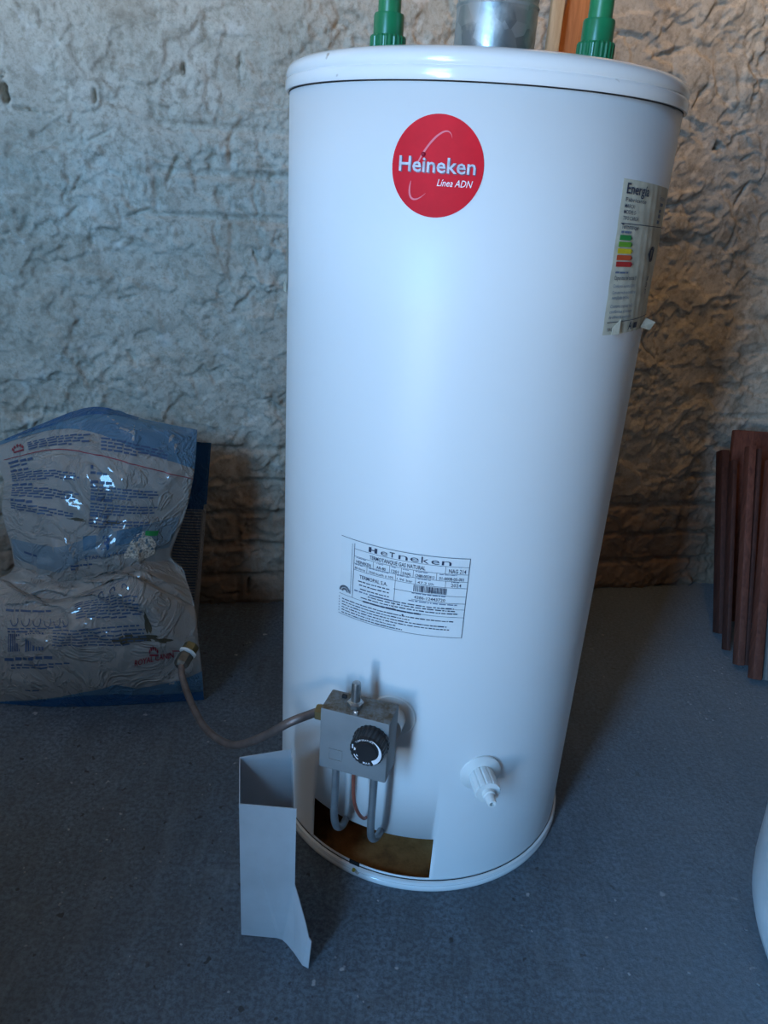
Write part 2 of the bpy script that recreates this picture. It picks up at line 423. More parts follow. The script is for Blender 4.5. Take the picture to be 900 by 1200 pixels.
# open holes and cracks
rag = np.clip(fbm(sg_ * 70, zg * 70, 301, 3, .6), -.8, 1.5)
def hole(s0, z0, rs, rz, d, rot=0.):
    global rel
    a, b_ = sg_ - s0, zg - z0; c_, q = math.cos(rot), math.sin(rot)
    e = ((a * c_ + b_ * q) / rs) ** 2 + ((-a * q + b_ * c_) / rz) ** 2
    e = e * (1 + 1.1 * rag) ; rel = rel - d * np.exp(-np.clip(e, 0, 50) ** 2)
HOLES = [(-.390, 1.045, .005, .019, .030), (-.359, 1.020, .022, .003, .02, -.15), (-.240, 1.050, .0035, .012, .018), (-.083, 1.108, .004, .010, .02),
         (-.110, .938, .005, .030, .010, -.5), (-.034, .963, .010, .018, .010, -.3), (.073, .955, .022, .003, .012, .05), (.080, .938, .010, .003, .012), (-.282, .904, .004, .020, .008, -.6),
         (-.208, .700, .018, .003, .010, .2), (.044, .791, .004, .016, .012, .4), (.018, 1.12, .005, .020, .012), (.999, 1.051, .008, .007, .03), (.943, 1.145, .004, .024, .012, -.5), (1.08, .960, .004, .03, .012, -.4),
         (.023, .055, .005, .012, .03), (-.02, .028, .022, .003, .012), (-.204, .582, .006, .016, .010, .5), (.86, 1.213, .030, .004, .010, .3), (-.238, .985, .030, .0035, .008, .5), (-.17, .86, .028, .0035, .008, .35)]
for h_ in HOLES: hole(*h_)
rel -= .012
rel = np.minimum(rel, .03)
PX = WP[0] + WD[0] * sg_ + WN[0] * rel; PY = WP[1] + WD[1] * sg_ + WN[1] * rel
V = np.stack([PX, PY, zg], -1).reshape(-1, 3); nz, ns = sg_.shape
idx = np.arange(nz * ns).reshape(nz, ns)
F4 = np.stack([idx[:-1, :-1], idx[:-1, 1:], idx[1:, 1:], idx[1:, :-1]], -1).reshape(-1, 4)
me = bpy.data.meshes.new('wall_back')
me.vertices.add(len(V)); me.vertices.foreach_set('co', V.ravel())
me.loops.add(F4.size); me.loops.foreach_set('vertex_index', F4.ravel().astype(np.int32))
me.polygons.add(len(F4)); me.polygons.foreach_set('loop_start', (np.arange(len(F4)) * 4).astype(np.int32))
me.update(calc_edges=True); me.validate()
me.polygons.foreach_set('use_smooth', np.ones(len(F4), bool)); me.materials.append(M['wall'])
struct(link(bpy.data.objects.new('wall_back', me)))

XR, XL, CEIL = 1.34, -2.25, 2.5
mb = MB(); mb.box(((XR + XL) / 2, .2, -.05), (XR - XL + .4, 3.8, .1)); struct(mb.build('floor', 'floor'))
mb = MB(); mb.box((XR + .06, .2, 1.25), (.12, 3.7, 2.5)); struct(mb.build('wall_right', 'plain'))
mb = MB(); mb.box((XL - .06, -.05, 1.25), (.12, 2.9, 2.5)); struct(mb.build('wall_left', 'plain'))
mb = MB(); mb.box(((XR + XL) / 2, .2, CEIL + .04), (XR - XL + .4, 3.8, .08)); struct(mb.build('ceiling', 'roof'))
mb = MB(); xs = sorted({XL - .12, XR + .12, *[o[0] for o in OPENINGS], *[o[1] for o in OPENINGS]})
zs = sorted({0., CEIL, *[o[2] for o in OPENINGS], *[o[3] for o in OPENINGS]})
for i in range(len(xs) - 1):
    for k in range(len(zs) - 1):
        cx, cz = (xs[i] + xs[i + 1]) / 2, (zs[k] + zs[k + 1]) / 2
        if any(o[0] < cx < o[1] and o[2] < cz < o[3] for o in OPENINGS): continue
        mb.box((cx, FRONT_Y - .06, cz), (xs[i + 1] - xs[i], .12, zs[k + 1] - zs[k]))
struct(mb.build('wall_front', 'plain'))
for i, (x0, x1, z0, z1) in enumerate(OPENINGS):
    mb = MB(); t = .035
    for (a, b_, c_, d) in ((x0, x0 + t, z0, z1), (x1 - t, x1, z0, z1), (x0 + t, x1 - t, z1 - t, z1), *([(x0 + t, x1 - t, z0, z0 + t)] if z0 > 0 else [])):
        mb.box(((a + b_) / 2, FRONT_Y - .02, (c_ + d) / 2), (b_ - a, .05, d - c_))
    struct(mb.build('door_1' if z0 == 0 else 'window_1', 'wood_grey'))

# ------------------------------------------------------------------ water heater
HX, HY, HR = .0859, 1.0436, .23
def on_tank_(a, z, r): a = math.radians(a); return (HX + r * math.sin(a), HY - r * math.cos(a), z)
heater = empty('water_heater', (HX, HY, 0))
tag(heater, 'tall white cylindrical gas water heater with red round badge standing on concrete floor', 'water heater')
A0, A1, Z0, Z1 = -44.5, 3.3, .0225, .0965          # burner access opening
angs = list(np.linspace(A0, A1, 33)) + list(np.linspace(A1, A0 + 360, 210))[1:-1]
zl = [.017, Z0, Z1, .2, .4, .6, .8, 1.0262]
V = []; Fc = []
for z in zl:
    for a in angs: V.append((HX + HR * math.sin(math.radians(a)), HY - HR * math.cos(math.radians(a)), z))
na = len(angs)
for i in range(len(zl) - 1):
    for k in range(na):
        if i == 1 and k < 32: continue
        k2 = (k + 1) % na; Fc.append((i * na + k, i * na + k2, (i + 1) * na + k2, (i + 1) * na + k))
body = mesh_obj('tank_shell', V, Fc, 'enamel', heater, True)
sm = body.modifiers.new('thickness', 'SOLIDIFY'); sm.thickness = .0016; sm.offset = -1
# base ring, seam, rust plate and chamber
mb = MB(); mb.lathe([(.226, 0), (.2335, .0005), (.2352, .003), (.2350, .0085), (.2338, .0105), (.2350, .0125), (.2340, .0165), (.231, .0178), (.2285, .0178), (.2285, .002), (.226, 0)], (HX, HY, 0), seg=160)
ring = mb.build('base_ring', 'cap', heater, True)
mb = MB(); mb.lathe([(.2292, .0172), (.2306, .0175), (.2306, .0192), (.2292, .0195)], (HX, HY, 0), seg=160); mb.f = mb.f[:-2]
mb.build('base_seam', 'dark', heater)
mb = MB(); mb.lathe([(.0, .006), (.226, .006), (.226, .004), (.0, .004)], (HX, HY, 0), seg=96); mb.build('base_plate', 'rust', heater)
ca = np.radians(np.linspace(6, 313, 90)); V = [(HX + r_ * math.sin(a), HY - r_ * math.cos(a), z) for a in ca for (r_, z) in ((.2275, .006), (.2275, .20))]
mesh_obj('burner_chamber', V, [(2 * k, 2 * k + 2, 2 * k + 3, 2 * k + 1) for k in range(len(ca) - 1)], 'soot', heater, True)
mb = MB(); mb.lathe([(0, .200), (.2275, .200), (.2275, .203), (0, .203)], (HX, HY, 0), seg=96); mb.build('tank_bottom', 'soot', heater)
mb = MB(); mb.lathe([(.0, .045), (.085, .045), (.09, .05), (.09, .06), (.03, .075), (0, .076)], (HX, HY, 0), seg=48); mb.lathe([(.012, .006), (.012, .05)], (HX, HY, 0), seg=16)
mb.build('burner', 'soot', heater, True)
# lower lip of the opening with its tab and screw
def on_tank(a, z, r): a = math.radians(a); return Vector((HX + r * math.sin(a), HY - r * math.cos(a), z))
def tank_axes(a):
    a = math.radians(a); n_ = Vector((math.sin(a), -math.cos(a), 0)); t_ = Vector((math.cos(a), math.sin(a), 0)); return t_, n_, Vector((0, 0, 1))
mb = MB(); mb.box(on_tank(-24.5, .0195, .2305), (.016, .0015, .010), tank_axes(-24.5)); mb.build('locking_tab', 'dark', heater)
mb = MB(); mb.lathe([(0, .004), (.0022, .0035), (.003, 0)], on_tank(-24.0, .0135, .2345), tank_axes(-24.0)[1], 10); mb.build('screw', 'screw', heater, True)
# top cap
mb = MB(); mb.lathe([(.2300, 1.0268), (.2338, 1.0266), (.2348, 1.0285), (.2348, 1.0365), (.2338, 1.0385), (.2326, 1.0395), (.2336, 1.0412), (.2342, 1.0440),
                     (.2330, 1.0485), (.2300, 1.0525), (.2250, 1.0555), (.2180, 1.0573), (.2000, 1.0590), (.1500, 1.0605), (.06, 1.0612), (0, 1.0614)], (HX, HY, 0), seg=200)
mb.f = [f for f in mb.f if len(f) == 4]
mb.build('top_cap', 'cap', heater, True)
mb = MB(); mb.lathe([(.2302, 1.0256), (.2307, 1.0258), (.2307, 1.0272), (.2300, 1.0274)], (HX, HY, 0), seg=200); mb.f = mb.f[:-2]; mb.build('cap_seam', 'dark', heater)

# red round badge
BA, BZ, BR = -14.3, .9525, .0462
m0 = cyl_map(HX, HY, HR + .0006, BA, BZ)
p = Print(); nr, nt = 6, 72
V2 = [(0, 0)] + [(BR * (i + 1) / nr * math.cos(2 * PI * k / nt), BR * (i + 1) / nr * math.sin(2 * PI * k / nt)) for i in range(nr) for k in range(nt)]
F2 = [(0, 1 + k, 1 + (k + 1) % nt) for k in range(nt)] + [(1 + i * nt + k, 1 + (i + 1) * nt + k, 1 + (i + 1) * nt + (k + 1) % nt, 1 + i * nt + (k + 1) % nt) for i in range(nr - 1) for k in range(nt)]
p.add(V2, F2); badge = p.build('round_badge', m0, 'red', heater); badge['label'] = 'round red badge with silver lettering'
m1 = cyl_map(HX, HY, HR + .0010, BA, BZ); m2 = cyl_map(HX, HY, HR + .0014, BA, BZ); m3 = cyl_map(HX, HY, HR + .0012, BA, BZ)
# orbit swoosh: two tapering arcs of a tilted ellipse
p = Print()
def arc(p, a0, a1, w0, w1, n=40, ea=.0345, eb=.0125, tilt=math.radians(62), cx=-.0062, cy=.0005):
    V = []
    for i in range(n + 1):
        t = i / n; a = a0 + (a1 - a0) * t; w = (w0 * (1 - t) + w1 * t) * max(.12, math.sin(PI * min(1, max(0, t))) ** .5)
        x, y = ea * math.cos(a), eb * math.sin(a); nx, ny = math.cos(a) / ea, math.sin(a) / eb; L = math.hypot(nx, ny); nx, ny = nx / L, ny / L
        for s_ in (-1, 1):
            u, v = x + nx * w * s_, y + ny * w * s_
            V.append((cx + u * math.cos(tilt) - v * math.sin(tilt), cy + u * math.sin(tilt) + v * math.cos(tilt)))
    p.add(V, [(2 * i, 2 * i + 2, 2 * i + 3, 2 * i + 1) for i in range(n)])
arc(p, math.radians(-25), math.radians(112), .0005, .0013); arc(p, math.radians(128), math.radians(228), .0013, .0005)
p.build('badge_orbit', m1, 'badge_pink', badge)
p = Print(); p.text('Heineken', .0009, -.0058, .0142, .0770, .018, 0, 'CENTER'); p.build('badge_lettering_shade', m3, 'badge_shadow', badge)
p = Print(); p.text('Heineken', 0, -.005, .0142, .0770, .012, 0, 'CENTER'); p.build('badge_lettering', m2, 'silver', badge)
p = Print(); p.text('Línea ADN', .0370, -.0170, .0066, .0350, 0, .28, 'RIGHT'); p.build('badge_small_lettering', m2, 'badge_white', badge)
mb = MB(); mb.lathe([(0, .0008), (.0016, .0006), (.0022, 0)], m2(np.array([(-.0140, .0105)]))[0], tank_axes(BA - 3.5)[1], 16); mb.build('badge_ball', 'badge_ball', badge, True)

# rating plate, printed straight on a film
LW, LH = HR * math.radians(41.0), .1085
ml = cyl_map(HX, HY, HR + .0004, -36.05, .4265); mi = cyl_map(HX, HY, HR + .0009, -36.05, .4265)
p = Print(); p.rect(0, 0, LW, LH, 24); plate = p.build('rating_label', ml, 'label_film', heater); plate['label'] = 'printed rating label with small text and barcode'
p = Print(); q = Print()
X_ = lambda f: f * LW
Y_ = lambda f: (1 - f) * LH
lw = .00045
p.line(0, LH, LW, LH, lw * 1.4, 40); p.line(0, 0, LW, 0, lw * 1.2, 40); p.line(LW, 0, LW, LH, lw * 1.4, 4)
p.line(X_(.125), Y_(.04), X_(.125), Y_(.735), lw * 1.5, 2); p.line(X_(.105), Y_(.05), X_(.105), Y_(.70), lw, 2)
for x0, x1, y in ((.125, 1, .105), (.125, 1, .195), (.125, 1, .285), (.125, 1, .365), (.46, 1, .47), (.60, 1, .56), (.80, 1, .635), (0, 1, .735)):
    p.line(X_(x0), Y_(y), X_(x1), Y_(y), lw, 30)
for x, a, b_ in ((.83, .105, .195), (.29, .195, .285), (.42, .195, .285), (.51, .195, .285), (.60, .195, .285), (.77, .195, .285), (.24, .285, .365), (.47, .285, .735), (.62, .285, .365), (.84, .285, .365)):
    p.line(X_(x), Y_(a), X_(x), Y_(b_), lw, 2)
x = .245
for ch, wf in zip('Heineken', (.085, .06, .055, .075, .07, .06, .065, .075)):
    if ch == 'H':
        for dx in (0, .048): p.rect(X_(x + dx), Y_(.092), X_(x + dx + .022), Y_(.03), 1)
        p.rect(X_(x + .02), Y_(.068), X_(x + .05), Y_(.056), 1)
    elif ch == 'i':
        p.rect(X_(x + .014), Y_(.092), X_(x + .023), Y_(.03), 1); p.rect(X_(x - .002), Y_(.042), X_(x + .038), Y_(.03), 1)
    else: p.text(ch, X_(x), Y_(.094), .0088, X_(wf * .92), -.002)
    x += wf + .012
p.text('TERMOTANQUE GAS NATURAL', X_(.255), Y_(.178), .0054, X_(.43), .014)
p.text('NAG 214', X_(.855), Y_(.182), .0054, X_(.125), .012)
for t, x0, w in (('HEINEKEN', .145, .125), ('AR-80', .315, .075), ('1201', .435, .055), ('S1NAL', .520, .065), ('CN80-0053813', .615, .14), ('01-0008-05-001', .79, .18)):
    p.text(t, X_(x0), Y_(.274), .0042, X_(w), .012); q.words(X_(x0), Y_(.212), X_(x0 + w * .7), .0011, int(x0 * 99))
for t, x0, w in (('80 litros', .135, .09), ('3500 kcal/h ± 10%', .255, .20), ('1.96 bar', .48, .12), ('47.2 l/h', .635, .12), ('2024', .88, .075)):
    p.text(t, X_(x0), Y_(.352), .0033 if t != '2024' else .0046, X_(w), .004); q.words(X_(x0), Y_(.298), X_(x0 + w * .8), .0010, int(x0 * 77))
p.text('TERMOPAL S.A.', X_(.18), Y_(.455), .0050, X_(.23), .012)
for i, y in enumerate((.50, .545, .595)): p.words(X_(.17 + .01 * i), Y_(y), X_(.43), .0016, 300 + i)
r = random.Random(5); x = .61
while x < .86:
    w = r.choice((.003, .004, .006, .009)); p.rect(X_(x), Y_(.455), X_(x + w), Y_(.375), 1); x += w + r.choice((.003, .004, .006))
p.text('4386-12443720', X_(.62), Y_(.545), .0043, X_(.23), .008)
q.words(X_(.60), Y_(.485), X_(.85), .0014, 41); q.words(X_(.58), Y_(.585), X_(.94), .0018, 42); q.words(X_(.14), Y_(.635), X_(.46), .0021, 47)
for i, (x0, x1, y) in enumerate(((.30, .92, .635), (.26, .93, .665), (.20, .95, .70))): p.words(X_(x0), Y_(y), X_(x1), .0016, 50 + i)
p.words(X_(.22), Y_(.745), X_(.68), .0026, 58, 0, .18)
for i in range(6):
    p.words(X_(.03), Y_(.80 + .036 * i), X_((.93, .60, .88, .91, .50, .55)[i]), .0015, 60 + i, 0, .6)
for i in range(6): p.rect(X_(.0), Y_(.79 + .036 * i), X_(.006), Y_(.775 + .036 * i))
for i in range(17):                                                                # half-sun emblem
    a0, a1 = PI * (i + .1) / 17, PI * (i + .78) / 17
    for r0, r1 in ((.0025, .0052), (.006, .0088)):
        p.poly([(X_(.052) + r0 * math.cos(a0), Y_(.695) + r0 * math.sin(a0)), (X_(.052) + r1 * math.cos(a0), Y_(.695) + r1 * math.sin(a0)), (X_(.052) + r1 * math.cos(a1), Y_(.695) + r1 * math.sin(a1)), (X_(.052) + r0 * math.cos(a1), Y_(.695) + r0 * math.sin(a1))])
p.poly([(X_(.545) + .0013 * math.cos(a), Y_(.78) + .0013 * math.sin(a)) for a in np.linspace(0, 2 * PI, 10, endpoint=False)])
p.build('label_print', mi, 'ink', plate, True); q.build('label_fine_print', mi, 'ink_soft', plate, True)

# energy sticker, wrinkled, with peeling corners
EW, EH = HR * math.radians(31.0), .159
def en_map(off):
    def f(P):
        u = P[:, 0]; v = P[:, 1]
        a = math.radians(36.0) + (u + (EH - v) * .046) / HR
        rr = HR + off + .0006 * np.maximum(0, np.sin(u * 420 + v * 60)) * (u / EW) + .0004 * np.maximum(0, np.sin(v * 190 + u * 90))
        z = .7955 + v - .05 * u + .05 * u * (1 - v / EH) * .9
        return np.stack([HX + rr * np.sin(a), HY - rr * np.cos(a), z], -1)
    return f
p = Print(); nx, ny = 40, 40
p.add([(EW * i / nx, EH * j / ny) for j in range(ny + 1) for i in range(nx + 1)], [(j * (nx + 1) + i, j * (nx + 1) + i + 1, (j + 1) * (nx + 1) + i + 1, (j + 1) * (nx + 1) + i) for j in range(ny) for i in range(nx)])
est = p.build('energy_sticker', en_map(.0004), 'sticker', heater, ); est['label'] = 'crinkled energy rating sticker peeling at one corner'
est.data.polygons.foreach_set('use_smooth', [True] * len(est.data.polygons))
E_ = lambda f: (1 - f) * EH
p = Print(); q = Print()
p.text('Energía', .006, E_(.085), .0105, .043, .012, .0)
for i, (t, y, w) in enumerate((('Fabricante', .132, .040), ('MARCA', .172, .017), ('MODELO', .208, .021), ('TIPO CARGA', .246, .028))): p.text(t, .006, E_(y), .0040, w, .004)
p.line(.004, E_(.268), EW - .004, E_(.268), .0008, 20)
p.text('Termotanque', .006, E_(.300), .0050, .032, .006); q.words(.006, E_(.328), .026, .0024, 3)
for y, w in ((.130, .014), (.172, .009), (.208, .010), (.246, .009)): q.words(EW - .038, E_(y), EW - .038 + w, .0042, int(y * 1000))
q.text('Termotanque', EW - .044, E_(.09), .0052, .022)
q.words(.006, E_(.585), .030, .0022, 9)
p.text('Capacidad del tanque (l)', .006, E_(.628), .0045, .045, .006)
for i, (t, y, w) in enumerate((('Consumo nominal (kW)', .680, .044), ('Consumo medio en condiciones', .722, .048), ('normalizadas (m3/día)', .758, .034), ('Consumo mensual (m3)', .815, .046), ('conforme al ensayo', .852, .047), ('de eficiencia energética', .890, .046))):
    q.text(t, .006, E_(y), .0038, w, .002)
for y, t in ((.640, '80'), (.685, '30'), (.735, '75')): p.text(t, EW - .040, E_(y), .0052, None, .01)
p.line(.004, E_(.915), EW - .004, E_(.905), .0008, 20)
p.text('NAG 314', .006, E_(.975), .0042, .016, .008)
p.text('A', .050, E_(.978), .0095, .010, .03); p.words(.064, E_(.975), .075, .007, 5)
ex, ey = EW - .040, E_(.455)                                                          # black rating pointer, hollow letter
p.poly([(ex - .010, ey), (ex - .002, ey + .0085), (ex + .006, ey + .0085), (ex + .006, ey + .0045), (ex - .001, ey + .0045)])
p.poly([(ex - .010, ey), (ex - .001, ey - .0045), (ex + .006, ey - .0045), (ex + .006, ey - .0085), (ex - .002, ey - .0085)])
p.poly([(ex - .010, ey), (ex - .001, ey + .0045), (ex - .001, ey - .0045)]); p.poly([(ex + .004, ey - .0045), (ex + .004, ey + .0045), (ex + .009, ey + .0085), (ex + .009, ey - .0085)])
p.build('sticker_print', en_map(.0014), 'ink', est, True); q.build('sticker_fine_print', en_map(.0014), 'ink_soft', est, True)
for i, (mn, w, ch) in enumerate((('en_green', .0200, 'A'), ('en_lime', .0222, 'B'), ('en_yellow', .0242, 'C'), ('en_orange', .0262, 'D'), ('en_red', .0285, 'E'))):
    y = E_(.372 + .0425 * i); p = Print(); x0 = .005; p.poly([(x0, y), (x0 + w, y), (x0 + w + .0035, y + .0026), (x0 + w, y + .0052), (x0, y + .0052)])
    bar = p.build('rating_bar', en_map(.0014), mn, est)
p = Print()
for i, (w, ch) in enumerate(zip((.0200, .0222, .0242, .0262, .0285), 'ABCDE')): p.text(ch, .005 + w - .001, E_(.372 + .0425 * i) + .0008, .0036, None, .005)
p.build('rating_letters', en_map(.0018), 'ink', est, True)
# peeled flaps
def flap(pts, name='peeling_corner'):
    mesh_obj(name, pts, [(0, 1, 2), (0, 2, 3)] if len(pts) == 4 else [(0, 1, 2)], 'sticker', est).modifiers.new('t', 'SOLIDIFY').thickness = .0003
flap([on_tank(61, .797, HR + .002), on_tank(66, .792, HR + .010), on_tank(68.5, .801, HR + .014), on_tank(66, .806, HR + .003)])
flap([on_tank(41.5, .803, HR + .002), on_tank(41.2, .7955, HR + .003), on_tank(44.4, .7955, HR + .004), on_tank(44.8, .812, HR + .0025)])
# remains of a second sticker on the far left side
p = Print(); nx = 10
p.add([(-.03 + .047 * i / nx, y) for i in range(nx + 1) for y in (0, .078)], [(2 * i, 2 * i + 2, 2 * i + 3, 2 * i + 1) for i in range(nx)])
sst = p.build('side_sticker', cyl_map(HX, HY, HR + .0008, -82, .80), 'sticker', heater)
mesh_obj('peeling_corner', [on_tank(-80, .801, HR + .002), on_tank(-79, .812, HR + .002), on_tank(-82, .814, HR + .0045), on_tank(-83, .802, HR + .005)], [(0, 1, 2, 3)], 'sticker', sst)

# flue and water connections on the top
FX, FY = HX + .007, HY
mb = MB(); mb.lathe([(.0470, 1.058), (.0470, 1.128), (.0462, 1.131), (.0462, 1.134), (.0468, 1.136), (.0468, 1.30), (.0440, 1.30), (.0440, 1.07)], (FX, FY, 0), seg=64)
flue = mb.build('flue_pipe', 'galv', heater, True); flue['label'] = 'galvanised steel flue pipe'
mb = MB(); mb.lathe([(.0472, 1.126), (.0482, 1.1285), (.0472, 1.131)], (FX, FY, 0), seg=64); mb.f = mb.f[:-2]; mb.build('flue_bead', 'galv', flue, True)
for (px, py) in ((HX - .118, HY + .02), (HX + .121, HY - .022)):
    mb = MB(); mb.lathe([(.0135, 1.06), (.0135, 1.35), (.010, 1.35), (.010, 1.2)], (px, py, 0), seg=28)
    pipe = mb.build('water_pipe', 'green', heater, True); pipe['label'] = 'green plastic water pipe'
    mb = MB(); mb.lathe([(.0178, 1.085), (.0181, 1.117), (.0172, 1.1195), (.0135, 1.1195)], (px, py, 0), seg=36); mb.build('socket', 'green_fit', pipe, True)
    mb = MB(); mb.lathe([(.0190, 1.060), (.0216, 1.062), (.0216, 1.0945), (.0205, 1.0968), (.017, 1.0968)], (px, py, 0), seg=96, rib=lambda k: 1 - .045 * (k % 4 in (0, 1)))
    mb.build('ribbed_nut', 'green_fit', pipe)

# gas control valve
va = -.273
vn = Vector((math.sin(va), -math.cos(va), 0)); vt = Vector((math.cos(va), math.sin(va), 0)); vz = Vector((0, 0, 1)); VAX = (vt, vn, vz)
VC = Vector((-.0193, .762, .2934)); VW, VH, VD = .089, .091, .042
vf = lambda x, z, d=0.: VC + vt * x + vz * z + vn * d
mb = MB(); mb.box(VC - vn * (VD / 2), (VW, VD, VH), VAX, .0022); valve = mb.build('control_valve', 'valve', heater, True, sharp=30); valve['label'] = 'grey gas control valve with black dial'
mb = MB(); mb.lathe([(.0295, 0), (.0305, .002), (.0290, .0045), (.018, .0055), (.018, .03), (0, .03)], on_tank(-14.3, .299, HR - .002), tank_axes(-14.3)[1], 48); mb.build('mounting_flange', 'white_plastic', valve, True)
mb = MB()
for (x, z, w, h) in ((-.0225, -.0125, .017, .0008), (-.0225, -.0285, .017, .0008), (-.031, -.0205, .0008, .0168), (-.014, -.0205, .0008, .0168)): mb.box(vf(x, z, .0003), (w, .001, h), VAX)
mb.build('embossed_square', 'valve', valve)
kc = vf(.0235, .0150)
mb = MB(); mb.lathe([(.0232, 0), (.0235, .004), (.0222, .006), (.0215, .0195), (.0205, .0215), (.0, .0215)], kc, vn, 96, rib=lambda k: 1 - .035 * (k % 4 in (0, 1)))
knob = mb.build('knob', 'knob', valve)
def knob_map(P): return np.array([tuple(kc + vn * .0219 + vt * x + vz * y) for x, y in P])
p = Print()
def ring_arc(p, r0a, r1a, r0b, r1b, a0, a1, n=24):
    V = []
    for i in range(n + 1):
        t = i / n; a = math.radians(a0 + (a1 - a0) * t)
        for r_ in (r0a * (1 - t) + r0b * t, r1a * (1 - t) + r1b * t): V.append((r_ * math.cos(a), r_ * math.sin(a)))
    p.add(V, [(2 * i, 2 * i + 1, 2 * i + 3, 2 * i + 2) for i in range(n)])
ring_arc(p, .0188, .0192, .0130, .0192, 75, -58)
for i, ch in enumerate('TEMPERATURA'):
    a = math.radians(140 - 7.5 * i); p.text(ch, .0160 * math.cos(a), .0160 * math.sin(a), .0024, None, .01, 0, 'CENTER', a - PI / 2)
for i, ch in enumerate('MAX'):
    a = math.radians(-97 + 11 * i); p.text(ch, .0180 * math.cos(a), .0180 * math.sin(a), .0028, None, .02, 0, 'CENTER', a + PI / 2)
p.poly([(-.0155, -.0015), (-.0115, .0005), (-.0155, .0035)]); p.poly([(-.0182, .001), (-.0165, .001), (-.0165, .007), (-.0182, .007)])
p.poly([(-.0105 + .0018 * math.cos(a), -.0075 + .0018 * math.sin(a)) for a in np.linspace(0, 2 * PI, 14, endpoint=False)])
ring_arc(p, .0160, .0172, .0160, .0172, 205, 235, 8)
p.build('dial_print', knob_map, 'badge_white', valve, True)
mb = MB(); mb.lathe([(.0, .0), (.0135, .0003), (.0128, .0012), (0, .0012)], kc + vn * .0215, vn, 40); mb.build('dial_hub', 'knob', valve, True)
# pilot pin with nut on the top
pc = vf(-.006, VH / 2, -.020)
mb = MB(); mb.lathe([(.0078, 0), (.0078, .007), (.0060, .0078), (.0058, .030), (.0050, .034), (0, .0345)], pc, vz, 24); mb.build('pilot_pin', 'chrome', valve, True)
mb = MB(); mb.lathe([(.0105, 0), (.0105, .0055), (.009, .0065), (.006, .0065)], pc, vz, 6); mb.build('pin_nut', 'chrome', valve)
mb = MB(); mb.box(vf(.0, VH / 2 - .001, -.003), (.006, .0035, .012), VAX, .0008); mb.build('bracket_lug', 'chrome', valve, True)
mb = MB(); mb.box(vf(-.024, VH / 2 + .0018, -.030), (.006, .004, .004), VAX); mb.build('loose_chip', 'dark', valve)
# gas inlet nut on the left side
nc = vf(-VW / 2, .0225, -.020)
mb = MB(); mb.lathe([(.0105, -.001), (.0108, .0005), (.0108, .0105), (.0095, .0125), (.006, .0135)], nc, -vt, 6, a0=.3); mb.build('inlet_nut', 'brass', valve)
GP = [nc - vt * .010, (-.100, .783, .307), (-.135, .800, .269), (-.175, .830, .226), (-.206, .862, .203), (-.247, .920, .181), (-.289, 1.0, .168), (-.315, 1.055, .170), (-.323, 1.082, .176)]
mb = MB(); mb.tube(GP, .0056, 14); gp = mb.build('gas_pipe', 'copper_dull', valve, True, sharp=60); gp['label'] = 'bent dull copper gas pipe'
ea_ = Vector((.010, .030, .016)).normalized(); e0 = Vector((-.3245, 1.080, .172))
mb = MB(); mb.lathe([(.008, -.004), (.0115, 0), (.0128, .004), (.0128, .020), (.0115, .023)], e0, ea_, 6); mb.build('pipe_union', 'steel_dark', valve)
mb = MB(); mb.lathe([(.0110, .0225), (.0145, .024), (.0150, .027), (.0125, .0285)], e0, ea_, 20); mb.build('sealing_tape', 'tape', valve, True)
mb = MB(); mb.lathe([(.0105, .028), (.0130, .0285), (.0130, .040), (.0120, .042), (.006, .042)], e0, ea_, 6); mb.build('pipe_cap', 'brass', valve)
# burner, pilot and thermocouple tubes
zb = VC.z - VH / 2
t1 = vf(-.0275, -VH / 2 + .002, -.020); t2 = vf(.0245, -VH / 2 + .002, -.020); t3 = vf(-.0035, -VH / 2 + .002, -.022)
mb = MB(); mb.tube([t1, t1 + Vector((.000, .001, -.05)), t1 + Vector((.0, .002, -.095)), t1 + Vector((.004, .010, -.125)), t1 + Vector((.012, .040, -.150)), t1 + Vector((.022, .085, -.155)), t1 + Vector((.04, .15, -.155))], .0052, 12); mb.build('burner_tube', 'alu', valve, True, sharp=60)
mb = MB(); mb.tube([t2, t2 + Vector((.000, .001, -.05)), t2 + Vector((.0, .002, -.100)), t2 + Vector((.003, .010, -.128)), t2 + Vector((.012, .036, -.148)), t2 + Vector((.022, .075, -.152)), t2 + Vector((.03, .13, -.152))], .0052, 12); mb.build('burner_tube', 'alu', valve, True, sharp=60)
mb = MB(); mb.tube([t3, t3 + Vector((.000, .0, -.035)), t3 + Vector((.003, .002, -.070)), t3 + Vector((.012, .015, -.105)), t3 + Vector((.022, .055, -.142)), t3 + Vector((.035, .12, -.150))], .0024, 10); mb.build('thermocouple_tube', 'copper', valve, True, sharp=60)

# drain valve
da = 16.9; dn = tank_axes(da)[1]; dc = on_tank(da, .2115, HR)
dn = (dn + Vector((-.10, 0, -.03))).normalized()
mb = MB(); mb.lathe([(.0285, -.002), (.0285, .0015), (.0270, .003), (.0175, .0065), (.0165, .006), (.0165, .0)], dc, dn, 56); drain = mb.build('drain_valve', 'white_plastic', heater, True); drain['label'] = 'white plastic drain valve'
mb = MB(); mb.lathe([(.0165, .004), (.0172, .006), (.0178, .034), (.0168, .0375), (.0075, .0375)], dc, dn, 60, rib=lambda k: 1 - .07 * (k % 5 in (0,)))
mb.build('handwheel', 'white_plastic', drain)
mb = MB(); mb.lathe([(.0085, .036), (.0085, .043), (.0066, .044), (.0060, .0555), (.0054, .057), (.0034, .057), (.0034, .045)], dc, dn, 24); mb.build('nozzle', 'white_plastic', drain, True)
mb = MB(); mb.lathe([(.0, .046), (.0035, .0462)], dc, dn, 16); mb.build('nozzle_bore', 'dark', drain)

